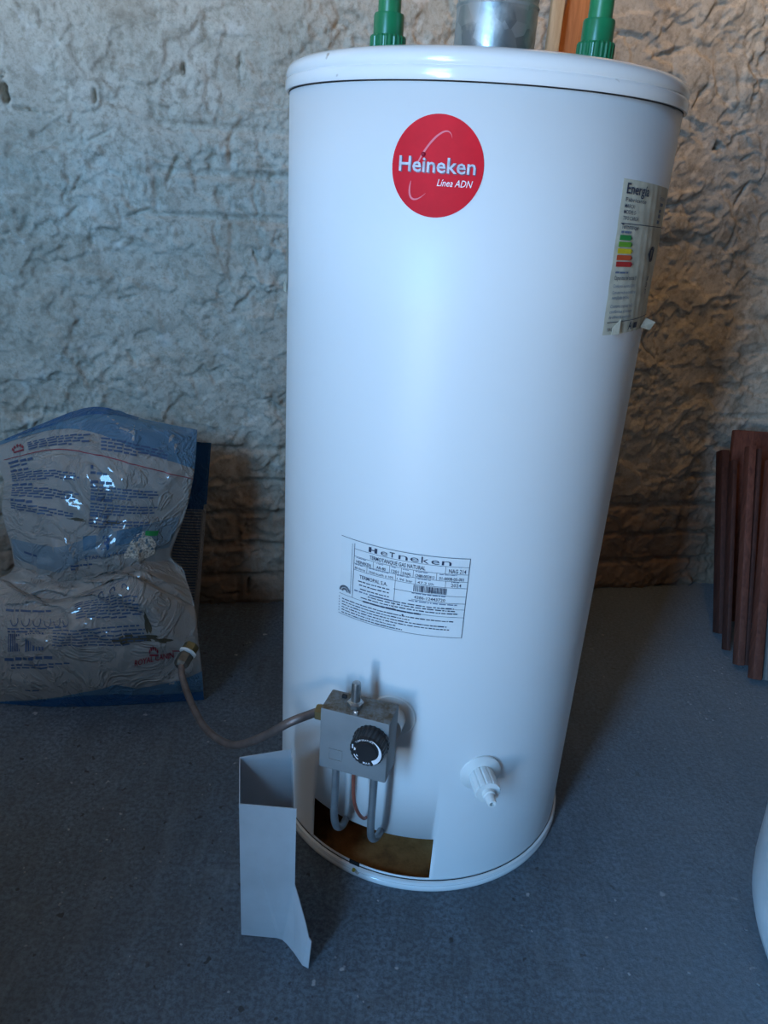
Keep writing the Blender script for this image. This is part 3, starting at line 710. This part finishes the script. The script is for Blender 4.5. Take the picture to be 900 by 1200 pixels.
# ------------------------------------------------------------------ loose burner cover: folded sheet metal on the floor
cov = empty('burner_cover', (-.12, .72, 0)); tag(cov, 'loose bent grey sheet metal cover standing on floor before the heater', 'metal cover')
def sheet(name, pts, faces, par=cov, th=.0011):
    o = mesh_obj(name, pts, faces, 'sheet', par); m_ = o.modifiers.new('t', 'SOLIDIFY'); m_.thickness = th; m_.offset = 0; return o
fl, fr = (-.153, .722), (-.085, .720)
sheet('front_panel', [(fl[0], fl[1], .0015), (-.105, .7205, .0015), (-.098, .7185, .0015), (-.091, .713, .0015), (fr[0] + .002, .7195, .100), (fr[0] + .002, .720, .228), (fl[0], fl[1], .228)],
      [(0, 1, 2, 3, 4, 5, 6)])
sheet('side_panel', [(fl[0], fl[1], .0015), (fl[0], fl[1], .228), (-.166, .790, .240), (-.166, .790, .0015)], [(0, 1, 2, 3)])
sheet('back_panel', [(-.166, .790, .0015), (-.166, .790, .240), (-.101, .806, .245), (-.098, .806, .120), (-.100, .806, .0015)], [(0, 1, 2, 3, 4)])
sheet('back_flange', [(-.101, .806, .245), (-.098, .790, .243), (-.0945, .792, .130), (-.098, .806, .120)], [(0, 1, 2, 3)])
sheet('bent_flange', [(-.083, .7195, .102), (-.091, .713, .0015), (-.079, .700, .0015), (-.0665, .684, .0015), (-.0585, .679, .0035), (-.0560, .681, .050), (-.0600, .684, .054), (-.0650, .692, .068), (-.0760, .706, .094)],
      [(0, 1, 2, 8), (8, 2, 3, 7), (7, 3, 4, 5, 6)])

# ------------------------------------------------------------------ pet food bags
BAG_GRID = [
    [(-0.703, 1.165, 0.003), (-0.597, 1.165, 0.003), (-0.505, 1.177, 0.003), (-0.414, 1.195, 0.003), (-0.323, 1.215, 0.003)],
    [(-0.685, 1.150, 0.069), (-0.577, 1.140, 0.080), (-0.489, 1.150, 0.080), (-0.400, 1.165, 0.080), (-0.320, 1.200, 0.062)],
    [(-0.674, 1.155, 0.148), (-0.566, 1.135, 0.165), (-0.478, 1.140, 0.169), (-0.392, 1.155, 0.169), (-0.326, 1.205, 0.134)],
    [(-0.679, 1.185, 0.207), (-0.578, 1.175, 0.210), (-0.488, 1.165, 0.243), (-0.414, 1.170, 0.263), (-0.338, 1.230, 0.196)],
    [(-0.693, 1.235, 0.231), (-0.593, 1.215, 0.204), (-0.508, 1.205, 0.240), (-0.441, 1.205, 0.274), (-0.375, 1.270, 0.178)],
    [(-0.691, 1.275, 0.166), (-0.613, 1.265, 0.155), (-0.533, 1.260, 0.183), (-0.470, 1.260, 0.206), (-0.416, 1.290, 0.184)],
    [(-0.683, 1.265, 0.272), (-0.597, 1.240, 0.264), (-0.520, 1.235, 0.269), (-0.453, 1.245, 0.275), (-0.397, 1.295, 0.269)],
    [(-0.702, 1.285, 0.339), (-0.601, 1.255, 0.346), (-0.519, 1.250, 0.347), (-0.443, 1.262, 0.347), (-0.372, 1.310, 0.342)],
    [(-0.707, 1.315, 0.391), (-0.605, 1.285, 0.426), (-0.519, 1.280, 0.432), (-0.437, 1.290, 0.428), (-0.360, 1.335, 0.408)],
    [(-0.750, 1.360, 0.427), (-0.631, 1.345, 0.476), (-0.536, 1.340, 0.504), (-0.447, 1.345, 0.494), (-0.360, 1.370, 0.467)],
    [(-0.765, 1.385, 0.428), (-0.651, 1.385, 0.483), (-0.551, 1.385, 0.521), (-0.459, 1.385, 0.504), (-0.363, 1.390, 0.488)],
]
BG = np.array(BAG_GRID)
def cr_np(P, t):
    n_ = len(P); i = np.clip(np.floor(t).astype(int), 0, n_ - 2); f = t - i
    g = lambda k: P[np.clip(k, 0, n_ - 1)]
    f = f.reshape(f.shape + (1,) * (P.ndim - 1)); p0, p1, p2, p3 = g(i - 1), g(i), g(i + 1), g(i + 2)
    return .5 * ((2 * p1) + (p2 - p0) * f + (2 * p0 - 5 * p1 + 4 * p2 - p3) * f ** 2 + (3 * p1 - p0 - 3 * p2 + p3) * f ** 3)
def bag_surf(U, V):
    U = np.asarray(U, float); V = np.asarray(V, float)
    rows = cr_np(BG, V * (len(BG) - 1))
    t = U * 4; i = np.clip(np.floor(t).astype(int), 0, 3); f = (t - i)[:, None]; ar = np.arange(len(U))
    g = lambda k: rows[ar, np.clip(k, 0, 4)]
    p0, p1, p2, p3 = g(i - 1), g(i), g(i + 1), g(i + 2)
    P = .5 * ((2 * p1) + (p2 - p0) * f + (2 * p0 - 5 * p1 + 4 * p2 - p3) * f ** 2 + (3 * p1 - p0 - 3 * p2 + p3) * f ** 3)
    ed = np.clip(np.minimum(U, 1 - U) * 8, 0, 1) * np.clip(V * 12, 0, 1)
    waist = np.exp(-((V - .42) / .14) ** 2)
    wr = (.0045 + .010 * waist) * (1 - sstep(0, .16, np.abs(fbm(U * 2.6 - V * 3.1, V * 6.3 + U * 3.3, 241, 2)))) + .0040 * np.abs(fbm(U * 3.2 + V * 4, V * 7 - U * 2, 201, 3)) + .006 * (1 - sstep(0, .12, np.abs(fbm(U * 2.1 + V * 2.5, V * 5.2 - U * 1.4, 221, 2)))) * sstep(-.1, .3, fbm(U * 2, V * 3, 231, 2))
    P[:, 1] -= wr * ed; P[:, 2] += .2 * wr * ed
    return P
def bag_map(off):
    def f(P):
        U = np.clip(P[:, 0], 0, 1); V = np.clip(P[:, 1], 0, 1); e = .004
        A = bag_surf(U, V)
        du = bag_surf(np.clip(U + e, 0, 1), V) - bag_surf(np.clip(U - e, 0, 1), V); dv = bag_surf(U, np.clip(V + e, 0, 1)) - bag_surf(U, np.clip(V - e, 0, 1))
        nrm = np.cross(du, dv); nrm /= np.linalg.norm(nrm, axis=1)[:, None] + 1e-9
        return A + nrm * off
    return f
bag = empty('pet_food_bag', (-.51, 1.20, 0)); tag(bag, 'slumped grey and blue plastic pet food bag with crumpled middle, nearest the camera', 'bag')
nu, nv = 60, 150
uu, vv = np.meshgrid(np.linspace(0, 1, nu + 1), np.linspace(0, 1, nv + 1)); uf, vf_ = uu.ravel(), vv.ravel()
front = bag_surf(uf, vf_)
thick = (.055 * np.clip(1 - vf_ * .75, .12, 1) + .0) * np.clip(np.sin(PI * uf), 0, 1) ** .5 * np.clip((1 - vf_) * 14, 0, 1) * np.clip(vf_ * 30 + .35, 0, 1)
# the back follows the front but rides over its crumpled waist
BGs = BG.copy(); BGs[4:6] = (BG[3:4] * np.array((.6, .4))[:, None, None] + BG[6:7] * np.array((.4, .6))[:, None, None]); BGs[4:6, :, 2] -= .0
sv = BG; BG = BGs; back = bag_surf(uf, vf_); BG = sv
back[:, 1] = np.maximum(back[:, 1], front[:, 1]) + thick + .0015
V = np.concatenate([front, back]); n0 = len(front); Fc = []
I = np.arange(n0).reshape(nv + 1, nu + 1)
for j in range(nv):
    for i in range(nu):
        a, b_, c_, d = I[j, i], I[j, i + 1], I[j + 1, i + 1], I[j + 1, i]; Fc.append((a, b_, c_, d)); Fc.append((a + n0, d + n0, c_ + n0, b_ + n0))
for j in range(nv): Fc.append((I[j, 0], I[j + 1, 0], I[j + 1, 0] + n0, I[j, 0] + n0)); Fc.append((I[j, nu], I[j, nu] + n0, I[j + 1, nu] + n0, I[j + 1, nu]))
for i in range(nu): Fc.append((I[0, i], I[0, i] + n0, I[0, i + 1] + n0, I[0, i + 1])); Fc.append((I[nv, i], I[nv, i + 1], I[nv, i + 1] + n0, I[nv, i] + n0))
bagb = mesh_obj('bag_film', V.tolist(), Fc, 'bag', bag, True, sharp=75)
def patch(p, lower, upper, n=48, m=8):
    """printed area between two curves v = lower(u), upper(u); curves given as (u, v) lists"""
    u0, u1 = max(lower[0][0], upper[0][0]), min(lower[-1][0], upper[-1][0])
    us = np.linspace(u0, u1, n + 1); l = np.interp(us, *zip(*lower)); u_ = np.interp(us, *zip(*upper))
    V = [(us[i], l[i] + (u_[i] - l[i]) * j / m) for i in range(n + 1) for j in range(m + 1)]
    p.add(V, [(i * (m + 1) + j, (i + 1) * (m + 1) + j, (i + 1) * (m + 1) + j + 1, i * (m + 1) + j + 1) for i in range(n) for j in range(m)])
def smooth_o(o): o.data.polygons.foreach_set('use_smooth', [True] * len(o.data.polygons)); return o
b0, b1_, b2_ = bag_map(.0006), bag_map(.0010), bag_map(.0014)
p = Print(); patch(p, [(0, .925), (.16, .918), (.25, .912), (.5, .875), (.75, .845), (1, .828)], [(0, 1), (1, 1)], 48, 14); smooth_o(p.build('pale_header', b0, 'bag_pale', bag))
p = Print(); patch(p, [(.10, .945), (.25, .935), (.5, .935), (.72, .95)], [(.10, 1), (.72, 1)], 40, 8); smooth_o(p.build('blue_header', b1_, 'bag_blue', bag))
p = Print(); patch(p, [(0, 0), (1, 0)], [(0, .004), (.12, .025), (.29, .048), (.45, .07), (.56, .085), (.68, .072), (.80, .085), (1, .125)], 60, 8); smooth_o(p.build('pale_footer', b0, 'bag_pale', bag))
p = Print(); patch(p, [(0, 0), (1, 0)], [(0, .002), (.12, .022), (.30, .045), (.45, .055), (.56, .055), (.75, .045), (1, .05)], 60, 8); smooth_o(p.build('blue_footer', b1_, 'bag_blue', bag))
p = Print(); patch(p, [(.02, .585), (.3, .585), (.5, .628), (.96, .622)], [(.02, .63), (.3, .64), (.5, .668), (.72, .690), (.96, .705)], 48, 8); smooth_o(p.build('pale_band', b0, 'bag_ghost', bag))
p = Print(); patch(p, [(.44, .633), (.52, .643)], [(.44, .668), (.52, .672)], 8, 6); smooth_o(p.build('blue_tab', b1_, 'bag_pale', bag))
p = Print(); patch(p, [(.64, .648), (.78, .655)], [(.64, .683), (.78, .692)], 10, 6); smooth_o(p.build('blue_tab', b1_, 'bag_pale', bag))
p = Print(); patch(p, [(.09, .540), (.145, .542)], [(.09, .560), (.145, .562)], 6, 4); smooth_o(p.build('blue_tab', b1_, 'bag_pale', bag))
# the 3 in its disc
asp = .37 / .62                       # bag width over height, so that round things print round
def disc(p, cu, cv, r, n=28, m=3):
    V = [(cu, cv)] + [(cu + r * (k + 1) / m * math.cos(2 * PI * i / n), cv + r * (k + 1) / m * asp * math.sin(2 * PI * i / n)) for k in range(m) for i in range(n)]
    p.add(V, [(0, 1 + i, 1 + (i + 1) % n) for i in range(n)] + [(1 + k * n + i, 1 + (k + 1) * n + i, 1 + (k + 1) * n + (i + 1) % n, 1 + k * n + (i + 1) % n) for k in range(m - 1) for i in range(n)])
p = Print(); disc(p, .58, .655, .058); smooth_o(p.build('stage_disc', b1_, 'bag_ghost', bag))
def btext(p, t, u, v, h, w, bold=.01, slope=0.):
    """text on the bag: h as a fraction of the bag's height, w of its width"""
    V, Fc = text2d(t, h, w, bold); V = V.copy(); V[:, 1] += V[:, 0] * slope; p.add(V, Fc, u, v)
p = Print(); btext(p, '3', .556, .638, .034, .048, .03); btext(p, 'ETAPA / STAGE', .45, .612, .010, .26, 0, .06); smooth_o(p.build('stage_print', b2_, 'bag_blue', bag, True))
p = Print()
patch(p, [(.06, .8535), (.3, .846), (.5, .832), (.75, .816), (1, .800)], [(.06, .8555), (.3, .848), (.5, .834), (.75, .818), (1, .802)], 60, 1)
smooth_o(p.build('red_line', b2_, 'bag_red', bag)); p = Print(); btext(p, 'ROYAL CANIN', .655, .140, .0155, .185, .015, .12); p.rect(.835, .178, .87, .181); smooth_o(p.build('brand_lettering', b2_, 'bag_red', bag, True))
def crown(p, u, v, s):
    for k in range(5):
        a = PI * (.18 + .16 * k); x0, y0 = u + s * .45 * math.cos(a), v + s * asp * .6 * math.sin(a)
        p.poly([(x0 - s * .09, y0), (x0, y0 - s * asp * .22), (x0 + s * .09, y0), (x0, y0 + s * asp * .22)])
    p.rect(u - s * .4, v - s * asp * .05, u + s * .4, v + s * asp * .1, 4)
for cu_ in ((.745, .166, .05), (.135, .866, .055)): p = Print(); crown(p, *cu_); smooth_o(p.build('crown_mark', b2_, 'bag_red', bag, True))
p = Print()
dv = lambda u: -.052 * u
def block(u0, u1, v0, rows, h=.0042, step=.0075, seed=0, slope=-.045):
    for k in range(rows):
        e = u1 - (.08 + random.Random(seed + k).random() * .1 if k == rows - 1 else random.Random(seed + k).random() * .03)
        r_ = random.Random(seed * 31 + k); x = u0
        while x < e:
            w = min(r_.uniform(.012, .05), e - x); p.rect(x, v0 - k * step + slope * (x - u0), x + w, v0 - k * step + slope * (x - u0) + h, 2); x += w + .007
block(.175, .48, .882, 4, .0036, .0068, 1); block(.53, .86, .862, 4, .0036, .0068, 2, -.03)
block(.075, .29, .838, 1, .0062, .01, 3); block(.075, .26, .828, 1, .0045, .01, 4)
block(.475, .63, .806, 1, .0072, .01, 5, -.03); block(.475, .72, .796, 1, .0050, .01, 6, -.03)
v = .815
for i, rws in enumerate((4, 4, 3)):
    block(.07, .30, v, 1, .0055, .007, 10 + i); block(.07, .42, v - .008, rws, .0032, .0062, 20 + i); v -= .010 + rws * .0075
v = .778
for i, rws in enumerate((4, 4, 3)):
    block(.48, .72, v, 1, .0055, .007, 40 + i, -.02); block(.48, .84, v - .008, rws, .0032, .0062, 50 + i, -.02); v -= .010 + rws * .0058
for u in (.055, .235, .345): block(u, u + .05, .628, 1, .012, .01, int(u * 999), .02)
block(.10, .28, .605, 1, .0045, .01, 71, .0); block(.37, .50, .598, 2, .004, .007, 72, .02)
for u in (.10, .17, .24): block(u, u + .05, .565, 5, .0032, .0068, int(u * 997), .0)
# lower half
block(.06, .36, .277, 1, .0065, .01, 80, .03)
for k in range(6):
    u = .10 + .045 * k
    for a in range(9):
        t0 = PI * (1 + a / 8); p.poly([(u + .014 * math.cos(t0), .254 + .016 * math.sin(t0) * .9), (u + .017 * math.cos(t0), .254 + .019 * math.sin(t0) * .9), (u + .017 * math.cos(t0 + .42), .254 + .019 * math.sin(t0 + .42) * .9), (u + .014 * math.cos(t0 + .42), .254 + .016 * math.sin(t0 + .42) * .9)])
block(.07, .33, .229, 2, .0036, .0075, 82, .03)
r = random.Random(8); x = .075
while x < .218:
    w = r.choice((.0035, .005, .008)); (p.rect(x, .172 + .05 * (x - .07), x + w, .217 + .05 * (x - .07)) if not .125 < x < .143 else None); x += w + r.choice((.0035, .005))
block(.38, .73, .296, 7, .0028, .0068, 85, -.05); block(.26, .72, .228, 6, .0028, .0072, 86, .0)
block(.06, .36, .150, 1, .0072, .01, 87, .05); block(.09, .35, .138, 2, .0036, .0075, 88, .04); block(.15, .21, .068, 2, .004, .007, 89); block(.45, .50, .110, 1, .003, .01, 90)
for u in (.53, .60, .665):
    for a in range(8):
        t0 = PI * a / 8; p.poly([(u + .011 * math.cos(t0), .306 + .010 * math.sin(t0)), (u + .016 * math.cos(t0), .306 + .014 * math.sin(t0)), (u + .016 * math.cos(t0 + .45), .306 + .014 * math.sin(t0 + .45)), (u + .011 * math.cos(t0 + .45), .306 + .010 * math.sin(t0 + .45))])
p.rect(.44, .330, .70, .3315, 12); block(.50, .69, .297, 1, .003, .01, 91)
smooth_o(p.build('small_print', b2_, 'ink_blue', bag, True))
p = Print(); patch(p, [(.69, .610), (.74, .614), (.80, .600), (.87, .612)], [(.69, .622), (.72, .650), (.75, .672), (.79, .678), (.83, .664), (.87, .640)], 30, 14)
smooth_o(p.build('kibble_picture', b1_, 'kibble', bag))
p = Print(); patch(p, [(.80, .668), (.86, .662)], [(.80, .680), (.86, .674)], 6, 3); p.build('picture_corner', b2_, 'en_green', bag)
p = Print()
def blob(p, u, v, ru, rv, seed, n=26, m=5):
    r_ = random.Random(seed); ph = [r_.uniform(0, 6.3) for _ in range(4)]
    rad = lambda a: 1 + .25 * math.sin(2 * a + ph[0]) + .2 * math.sin(3 * a + ph[1]) + .15 * math.sin(5 * a + ph[2]) + .1 * math.sin(9 * a + ph[3])
    V = [(u, v)] + [(u + ru * (k + 1) / m * rad(2 * PI * i / n) * math.cos(2 * PI * i / n), v + rv * (k + 1) / m * rad(2 * PI * i / n) * math.sin(2 * PI * i / n)) for k in range(m) for i in range(n)]
    p.add(V, [(0, 1 + i, 1 + (i + 1) % n) for i in range(n)] + [(1 + k * n + i, 1 + (k + 1) * n + i, 1 + (k + 1) * n + (i + 1) % n, 1 + k * n + (i + 1) % n) for k in range(m - 1) for i in range(n)])
for a_ in ((.67, .204, .085, .008, 1), (.615, .206, .03, .010, 2), (.735, .232, .012, .022, 3), (.61, .700, .034, .006, 4), (.41, .704, .05, .003, 5), (.79, .203, .04, .006, 8)): p = Print(); blob(p, *a_); smooth_o(p.build('grime_stain', b1_, 'grime', bag))

# second bag, upright behind the first
bag2 = empty('pet_food_bag', (-.50, 1.44, 0)); tag(bag2, 'upright blue pet food bag with ribbed grey side gusset, mostly hidden behind the slumped bag', 'bag')
def bag2_pt(u, v, back):
    x0, x1 = -.69 + .02 * v, -.395 + .045 * v
    x = x0 + (x1 - x0) * u; z = .455 * v + .012 * math.sin(u * 5) * v
    bul = .028 * math.sin(PI * max(0, min(1, u))) ** .6 * (1 - v * .8)
    y = 1.405 + .02 * v + (.045 * (1 - .55 * v) + bul * .4 if back else -bul * .4)
    return (x, y, z + .002)
nu2, nv2 = 16, 20
V = [bag2_pt(i / nu2, j / nv2, b_) for b_ in (0, 1) for j in range(nv2 + 1) for i in range(nu2 + 1)]; I = np.arange((nu2 + 1) * (nv2 + 1)).reshape(nv2 + 1, nu2 + 1); n0 = I.size; Fc = []
for j in range(nv2):
    for i in range(nu2): a, b_, c_, d = I[j, i], I[j, i + 1], I[j + 1, i + 1], I[j + 1, i]; Fc += [(a, b_, c_, d), (a + n0, d + n0, c_ + n0, b_ + n0)]
for j in range(nv2): Fc.append((I[j, 0], I[j + 1, 0], I[j + 1, 0] + n0, I[j, 0] + n0))
for i in range(nu2): Fc.append((I[0, i], I[0, i] + n0, I[0, i + 1] + n0, I[0, i + 1]))
mesh_obj('bag_film', V, Fc, 'bag_blue', bag2, True, sharp=75)
# gusset on the right side, folded inwards
V = []; rows_ = 20
for j in range(rows_ + 1):
    v = j / rows_; a = Vector(bag2_pt(1, v, 0)); c_ = Vector(bag2_pt(1, v, 1)); m_ = (a + c_) / 2 + Vector((-.020 * v, 0, 0)); V += [a, m_, c_]
Fg = [f for j in range(rows_) for f in ((3 * j, 3 * j + 1, 3 * j + 4, 3 * j + 3), (3 * j + 1, 3 * j + 2, 3 * j + 5, 3 * j + 4))]
top = int(rows_ * .70) * 2
kt = int(rows_ * .70) * 3
mesh_obj('gusset', V[kt:], [tuple(i - kt for i in f) for f in Fg[top:]], 'bag_blue', bag2); gs = mesh_obj('printed_gusset', V[:kt + 3], Fg[:top], 'bag', bag2)
p = Print()
def g_map(P):
    out = []
    for u, v in P:
        a = Vector(bag2_pt(.80 + .2 * u, v, 0)); out.append(tuple(a + Vector((.0, -.0012, 0))))
    return np.array(out)
pl = Print(); pl.add([(i / 4, .70 * j / 10) for j in range(11) for i in range(5)], [(j * 5 + i, j * 5 + i + 1, (j + 1) * 5 + i + 1, (j + 1) * 5 + i) for j in range(10) for i in range(4)])
def g_map0(P): q_ = g_map(P); q_[:, 1] += .0006; return q_
pl.build('printed_panel', g_map0, 'bag', bag2)
for k in range(46): p.words(.12, .69 - k * .0145, .96, .006, 400 + k, 0, .1)
p.build('gusset_print', g_map, 'ink_blue', bag2, True)

# ------------------------------------------------------------------ timber leaning on the back wall
def plank(name, a, b_, w, t, mat, label, cat, group=None, face=None, rnd=.004):
    """board from a (foot) to b (head); w across, t deep"""
    a, b_ = Vector(a), Vector(b_); z = (b_ - a).normalized(); x = Vector(face or (1, 0, 0)); x = (x - z * x.dot(z)).normalized(); y = z.cross(x)
    mb = MB(); mb.box((a + b_) / 2, (w, t, (b_ - a).length), (x, y, z), rnd)
    o = mb.build(name, mat, None, True, loc=a, sharp=30); tag(o, label, cat, group); return o
G = 'timber leaning on the back wall'
plank('wooden_board', (.808, 1.578, .012), (.800, 1.772, .400), .018, .036, 'wood_dark', 'short dark wooden board, leftmost of the leaning timber stack', 'board', G, None, .0018)
plank('wooden_batten', (.797, 1.508, .010), (.803, 1.715, .395), .010, .028, 'wood_dark', 'thin dark slat squeezed beside the short dark board', 'slat', G, None, .002)
plank('wooden_batten', (.802, 1.450, .010), (.812, 1.668, .446), .016, .026, 'wood_red', 'tallest red-brown slat in the leaning timber stack', 'slat', G, None, .0018)
plank('wooden_batten', (.816, 1.452, .010), (.830, 1.668, .440), .009, .026, 'wood_dark', 'narrow slat just right of the tallest red-brown slat', 'slat', G, None, .0018)
plank('wooden_batten', (.816, 1.398, .010), (.842, 1.618, .432), .020, .026, 'wood_red', 'wide red-brown slat nearest the camera in the leaning stack', 'slat', G, None, .0018)
plank('wooden_batten', (.838, 1.396, .010), (.866, 1.615, .410), .013, .026, 'wood_grey', 'greyed weathered slat at the right of the red-brown ones', 'slat', G, None, .0018)
plank('wooden_batten', (.868, 1.388, .010), (.897, 1.605, .398), .034, .024, 'wood_grey', 'pale grey slat at the right edge of the picture', 'slat', G, None, .0018)
plank('wooden_board', (.945, 1.640, .012), (.945, 1.790, .448), .250, .018, 'wood_red', 'broad red-brown board leaning behind the slats', 'board', G)
plank('wooden_batten', (.238, 1.610, .01), (.256, 1.650, 1.45), .024, .022, 'wood_pale', 'pale wooden batten upright behind the heater beside the flue', 'batten')
plank('wooden_plank', (.140, 1.650, .01), (.318, 1.680, 1.42), .050, .018, 'wood_orange', 'orange-brown plank leaning askew behind the heater', 'plank')

# ------------------------------------------------------------------ white tub at the right edge
TR_ = .33; tx, ty = .592 + TR_ * .829, .886 - TR_ * .559
tub = empty('plastic_tub', (tx, ty, 0)); tag(tub, 'round white plastic tub cut off by the right edge of the picture', 'tub')
mb = MB(); mb.lathe([(0, .0), (TR_ - .050, .0), (TR_ - .028, .005), (TR_ - .012, .018), (TR_ - .004, .040), (TR_, .07), (TR_ + .012, .36), (TR_ + .006, .36), (TR_ - .010, .06), (TR_ - .04, .014), (0, .012)], (tx, ty, 0), seg=96); mb.build('tub_body', 'tub', tub, True)
mb = MB(); mb.lathe([(TR_ + .010, .345), (TR_ + .022, .350), (TR_ + .024, .360), (TR_ + .016, .368), (TR_ + .006, .362), (TR_ + .010, .345)], (tx, ty, 0), seg=96); mb.f = mb.f[:-2]; mb.build('rim', 'tub', tub, True)

# ------------------------------------------------------------------ added unseen lamp that warms the upper back wall
LP = Vector((.50, 1.36, 1.74)); ld = Vector((.0, .96, -.28)).normalized()           # bulb, and where its reflector opens: at the back wall
lamp = empty('added_fill_lamp', LP); tag(lamp, 'added warm fill lamp with reflector hanging from the roof and facing the back wall, out of the picture', 'lamp')
mb = MB(); mb.lathe([(0, -.045), (.025, -.038), (.041, -.018), (.045, 0), (.041, .018), (.025, .038), (0, .045)], LP, (0, 0, 1), seg=28)
n = N('fill_lamp_glass'); n.col((.9, .8, .6)); n.set(Emission_Color=(1., .60, .24, 1.), Emission_Strength=FILL_LAMP); mb.build('bulb', n.m, lamp, True)
mb = MB(); mb.lathe([(.020, -.085), (.062, -.070), (.092, -.035), (.108, .012), (.110, .045), (.108, .045), (.105, .012), (.088, -.033), (.058, -.066), (.020, -.080)], LP, ld, seg=40); mb.f = mb.f[:-2]
mb.build('reflector', 'dark', lamp, True)
mb = MB(); mb.lathe([(.020, -.095), (.020, -.045), (.015, -.040)], LP, ld, seg=16); mb.build('socket', 'dark', lamp, True)
mb = MB(); mb.tube([LP - ld * .09, LP - ld * .09 + Vector((0, -.01, .08)), (LP.x, LP.y - .12, 2.2), (LP.x, LP.y - .12, CEIL)], .004, 8); mb.build('cord', 'dark', lamp, True)

# ------------------------------------------------------------------ added unseen chest that shades the lower left wall, floor and bags
CX_, CY_, CW_, CD_, CH_ = -1.17, -.30, .90, .40, .92
ch = empty('added_shade_chest', (CX_, CY_, 0)); tag(ch, 'added low grey painted chest that shades the lower left, out of the picture', 'chest')
mb = MB(); mb.box((CX_, CY_, CH_ / 2 - .01), (CW_, CD_, CH_ - .02), None, .006); mb.build('body', 'door_paint', ch, True, sharp=30)
mb = MB(); mb.box((CX_, CY_, CH_ - .008), (CW_ + .02, CD_ + .02, .024), None, .005); mb.build('lid', 'door_paint', ch, True, sharp=30)
for sx in (-1, 1):
    mb = MB(); mb.box((CX_ + sx * .225, CY_ + CD_ / 2 + .006, CH_ * .5), (.42, .012, CH_ * .8), None, .003); d_ = mb.build('door', 'door_paint', ch, True, sharp=30)
    mb = MB(); mb.box((CX_ + sx * .04, CY_ + CD_ / 2 + .018, CH_ * .6), (.010, .014, .08), None, .003); mb.build('handle', 'chrome', d_, True)

# ------------------------------------------------------------------ crumbs swept against the walls
mb = MB(); r = random.Random(3)
for k in range(110):
    if k < 40: x, y = r.uniform(.60, .85), r.uniform(1.20, 1.46)
    elif k < 65: x, y = r.uniform(-.55, -.16), r.uniform(.70, 1.05)
    else: x, y = r.uniform(-.5, .6), r.uniform(.55, .95)
    if math.hypot(x - HX, y - HY) < .26 or (-.18 < x < -.04 and .66 < y < .83): continue
    s_ = r.uniform(.0007, .0020); a = r.uniform(0, 3)
    mb.box((x, y, s_ * .35), (s_ * 2, s_ * 1.3, s_ * .8), (Vector((math.cos(a), math.sin(a), 0)), Vector((-math.sin(a), math.cos(a), 0)), Vector((0, 0, 1))))
cr_ = mb.build('plaster_crumbs', 'crumb'); cr_['kind'] = 'stuff'; cr_['label'] = 'scattered pale plaster crumbs on the concrete floor'; cr_['category'] = 'crumbs'
